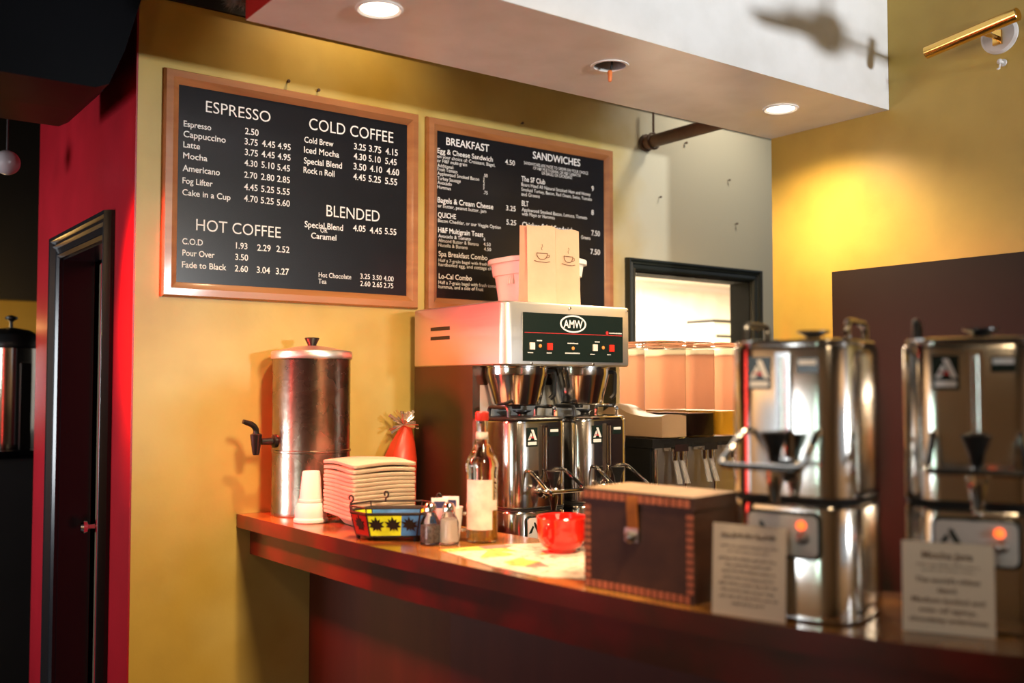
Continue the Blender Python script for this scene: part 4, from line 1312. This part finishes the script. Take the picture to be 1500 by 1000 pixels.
# ------------------------------------------------------------------ wall fittings
pipe = thing('sprinkler_pipe', 'brown painted pipe running from the wall behind the soffit', 'pipe', (3.017, 3.099, 2.538))
obj('tube', MB().tube([(0, -0.001, 0), (0, -0.30, 0), (0, -0.59, 0)], 0.028, 18), 'pipe_paint', pipe)
obj('wall_flange', MB().tube([(0, 0, 0), (0, -0.012, 0)], 0.038, 18), 'rust', pipe)
hg = MB().tube([(0, -0.05, 0.030), (0, -0.05, 0.10), (0, -0.05, 0.152)], 0.005, 8)
hg.tube([(0.034 * math.cos(a), -0.05, 0.034 * math.sin(a)) for a in [k * 2 * PI / 18 for k in range(18)]], 0.005, 6, closed=True)
obj('hanger', hg, 'rust', pipe)
def screw(label, x, z, r_=0.006, y=3.099, m='rust'):
    t = MB().lathe([(r_ * 0.5, 0), (r_ * 0.5, 0.008), (r_, 0.010), (r_ * 0.8, 0.014), (0.001, 0.015)], mtx=Matrix.Rotation(R(90), 4, 'X'), n=12)
    o = obj('wall_screw', t, m)
    o.location = (x, y, z)
    tag(o, label, 'screw', 'screws left in the back wall')
screw('dark screw in the wall above the left menu board, left one of two', 1.353, 2.505)
screw('dark screw in the wall above the left menu board, right one of two', 1.463, 2.494)
screw('small dark screw in the wall above the BREAKFAST menu board', 2.338, 2.518, 0.005)
screw('small screw in the pale wall right of the pipe', 3.264, 2.574, 0.006)
screw('tiny dark screw high on the pale wall above the kitchen doorway', 3.55, 2.44, 0.005)
screw('tiny dark screw in the pale wall just above the doorway casing, left one', 3.10, 2.31, 0.005)
screw('tiny dark screw in the pale wall above the doorway casing, right one', 3.60, 2.24, 0.005)
db = thing('dark_board', 'plain dark brown board on the right wall behind the urns', 'board', (RW - 0.001, 1.70, 0.3))
obj('panel', MB().b2((-0.020, -0.75, 0.0), (0.0, 0.515, 1.60)).bevel(0.003, 1), 'panel_brown', db, None)
pl = thing('picture_light', 'brass tube picture light on a round white plate high on the right wall', 'wall lamp', (RW - 0.001, 1.587, 2.604))
obj('wall_plate', MB().lathe([(0.060, 0), (0.060, 0.006), (0.052, 0.012), (0.001, 0.013)], mtx=Matrix.Rotation(R(-90), 4, 'Y'), n=36), 'plate_white', pl)
obj('arm', MB().tube(arc([(-0.012, 0, -0.012), (-0.06, 0, -0.012), (-0.105, 0.01, -0.008)], 0.02), 0.008, 10).b2((-0.022, -0.014, -0.034), (-0.012, 0.014, 0.012)), 'brass', pl)
p0, p1 = Vector((-0.118, 0.185, -0.030)), Vector((-0.118, -0.118, 0.008))
ax = (p1 - p0).normalized()
obj('shade', MB().tube([p0, p0 + ax * 0.002, p1 - ax * 0.002, p1], [0.018, 0.0205, 0.0205, 0.018], 24), 'brass', pl)
hk = MB().lathe([(0.012, 0), (0.012, 0.004), (0.005, 0.006), (0.005, 0.02), (0.009, 0.024), (0.004, 0.03)], mtx=Matrix.Rotation(R(-90), 4, 'Y'), n=16).tube([(-0.02, 0, 0), (-0.022, 0.002, -0.022), (-0.034, 0.002, -0.026)], 0.003, 6)
o = obj('wall_hook', hk, 'plate_white'); o.location = (RW - 0.001, 1.578, 2.513)
tag(o, 'small white hook on the right wall under the picture light', 'hook')

gl = MB()
def gpath(u_):
    if u_ < 0.2:
        return Vector((1.06 - 0.55 * u_, 2.545, 2.505 + 0.015 * math.sin(14 * u_)))
    return Vector((0.945 + 0.006 * math.sin(9 * u_), 2.55 - 0.62 * (u_ - 0.2), 2.51 + 0.03 * u_))
for k in range(1500):
    u_ = random.random()
    base = gpath(u_)
    dv = Vector((random.gauss(0, 1), random.gauss(0, 1), random.gauss(0, 1))).normalized()
    if dv.x > 0.35:
        dv.x *= -1
    c1_ = base + dv * random.uniform(0.02, 0.042)
    sd = dv.cross(Vector((0.3, 0.5, 0.8))).normalized() * 0.0016
    gl.bm.faces.new([gl.bm.verts.new(v) for v in (base - sd, base + sd, c1_)])
gl.tube([gpath(k / 20) for k in range(21)], 0.006, 6)
gl.tube([(0.945, 2.44, 2.52), (0.9725, 2.44, 2.525)], 0.003, 6)
tag(obj('tinsel_garland', gl, 'garland_green', None, None), 'grey green tinsel garland hung on the red end of the soffit', 'garland')

# ceiling fan in the shop, above the frame, whose blades shade the soffit
fan = thing('ceiling_fan', 'dark five bladed ceiling fan hanging in front of the soffit', 'fan', (2.76, 0.90, 2.52))
obj('motor', MB().lathe([(0.03, -0.05), (0.08, -0.03), (0.09, 0.02), (0.07, 0.06), (0.015, 0.07), (0.015, 0.929)], n=28), 'fan_dark', fan)
for k in range(5):
    a = R(20 + 72 * k)
    mt = Matrix.Rotation(a, 4, 'Z') @ Matrix.Rotation(R(12), 4, 'X')
    obj('blade', MB().prism([(0.06, -0.02), (0.11, -0.045), (0.30, -0.055), (0.33, -0.035), (0.33, 0.035), (0.30, 0.055), (0.11, 0.045), (0.06, 0.02)], -0.004, 0.004, mtx=mt), 'fan_dark', fan, None)

# housing added round the red fill light that reddens the bar's left sides
nl_ = thing('red_fill_housing', 'added black housing round the red fill light under the black hood', 'lamp', (0.22, 3.125, 2.00), math.atan2(2.70 - 3.125, 1.5 - 0.22))
obj('housing', MB().b2((-0.075, -0.06, -0.22), (-0.012, 0.06, 0.22)).bevel(0.006, 2), 'black_plastic', nl_)
obj('hanger', MB().tube([(-0.04, 0, 0.22), (-0.04, 0, 0.352)], 0.006, 8), 'black_plastic', nl_)

# ------------------------------------------------------------------ kitchen things seen through the doorway
kf = thing('kitchen_fridge', 'low white kitchen fridge seen through the doorway behind the dispenser', 'fridge', (3.95, 3.85, 0))
obj('body', MB().b2((-0.95, -0.30, 0.0), (0.95, 0.35, 1.635)).bevel(0.01, 2), 'enamel_red_glow', kf)
obj('top_shelf', MB().b2((-0.97, -0.32, 1.636), (0.97, 0.36, 1.668)).bevel(0.004, 2), 'kitchen_paint', kf)
mw = thing('kitchen_oven', 'white countertop oven with a black top in the kitchen', 'oven', (4.33, 3.86, 1.6685))
obj('body', MB().b2((-0.24, -0.18, 0.0), (0.30, 0.0, 0.155)).bevel(0.006, 2), 'enamel_white', mw)
obj('black_top', MB().b2((-0.25, -0.19, 0.1555), (0.31, 0.01, 0.172)).bevel(0.004, 2), 'black_plastic', mw)
obj('door_slot', MB().b2((-0.22, -0.186, 0.075), (0.28, -0.179, 0.088)), 'black_plastic', mw, None)
obj('dial', MB().b2((0.10, -0.186, 0.035), (0.16, -0.179, 0.055)), 'plate_grey', mw, None)
kbowl = obj('kitchen_bowl', MB().lathe([(0.04, 0), (0.05, 0.003), (0.10, 0.07), (0.105, 0.09), (0.10, 0.09), (0.045, 0.01)], n=28), 'enamel_white')
kbowl.location = (4.50, 3.78, 1.841)
tag(kbowl, 'white bowl on top of the kitchen oven', 'bowl')
kb = thing('kitchen_scale', 'small grey box with a dark end on the kitchen fridge', 'box', (3.30, 3.70, 1.6685))
obj('body', MB().b2((-0.05, -0.06, 0.0), (0.13, 0.06, 0.05)).bevel(0.004, 2), 'plate_grey', kb)
obj('dark_end', MB().b2((0.1305, -0.06, 0.0), (0.15, 0.06, 0.085)).bevel(0.003, 1), 'black_plastic', kb)

# ------------------------------------------------------------------ dark room at the far left
sb = thing('service_counter', 'dark counter in the unlit room at the far left', 'counter', (0.35, 5.3, 0))
obj('cabinet', MB().b2((-2.0, -0.3, 0), (1.2, 0.35, 1.15)), 'black_ceiling', sb, None)
obj('worktop', MB().b2((-2.02, -0.33, 1.1505), (1.22, 0.36, 1.185)).bevel(0.004, 1), 'black_gloss', sb)
ur = thing('coffee_dispenser', 'steel coffee urn with a black domed lid in the dark room', 'urn', (0.885, 5.2, 1.1855))
obj('body', MB().lathe([(0.135, 0.0), (0.137, 0.01), (0.137, 0.47), (0.13, 0.475)], n=44), 'steel', ur)
bd = MB()
for k in range(4):
    a = R(-72 + 90 * k)
    bd.box((0.14 * math.cos(a), 0.14 * math.sin(a), 0.2), (0.012, 0.05, 0.40), a)
obj('upright', bd, 'black_plastic', ur, None)
lo_ = obj('lid', MB().lathe([(0.141, 0.4755), (0.142, 0.485), (0.142, 0.50), (0.125, 0.535), (0.08, 0.56), (0.02, 0.57)], n=44), 'black_plastic', ur)
obj('lid_knob', MB().lathe([(0.008, 0.57), (0.008, 0.60), (0.028, 0.612), (0.028, 0.622), (0.006, 0.63)], n=20), 'black_plastic', lo_)
lp = thing('table_lamp', 'amber lamp shade glowing in the dark room at the far left edge', 'lamp', (0.70, 5.45, 1.1855))
obj('base', MB().lathe([(0.05, 0), (0.05, 0.015), (0.012, 0.03), (0.012, 0.39)], n=20), 'iron', lp)
obj('lamp_shade', MB().lathe([(0.10, 0.39), (0.06, 0.62)], n=28, cap0=False, cap1=False), 'amber_shade', lp)
gp = thing('globe_pendant', 'round unlit grey globe hanging at the left edge of the dark room', 'pendant lamp', (0.655, 4.0, 2.30))
obj('globe', MB().lathe([(0.045 * math.sin(PI * k / 12) + 0.0008, -0.045 * math.cos(PI * k / 12)) for k in range(13)], n=24), 'globe_white', gp)
obj('cord', MB().tube([(0, 0, 0.045), (0, 0, 0.5), (0, 0, 1.13)], 0.004, 6), 'wire_dark', gp)
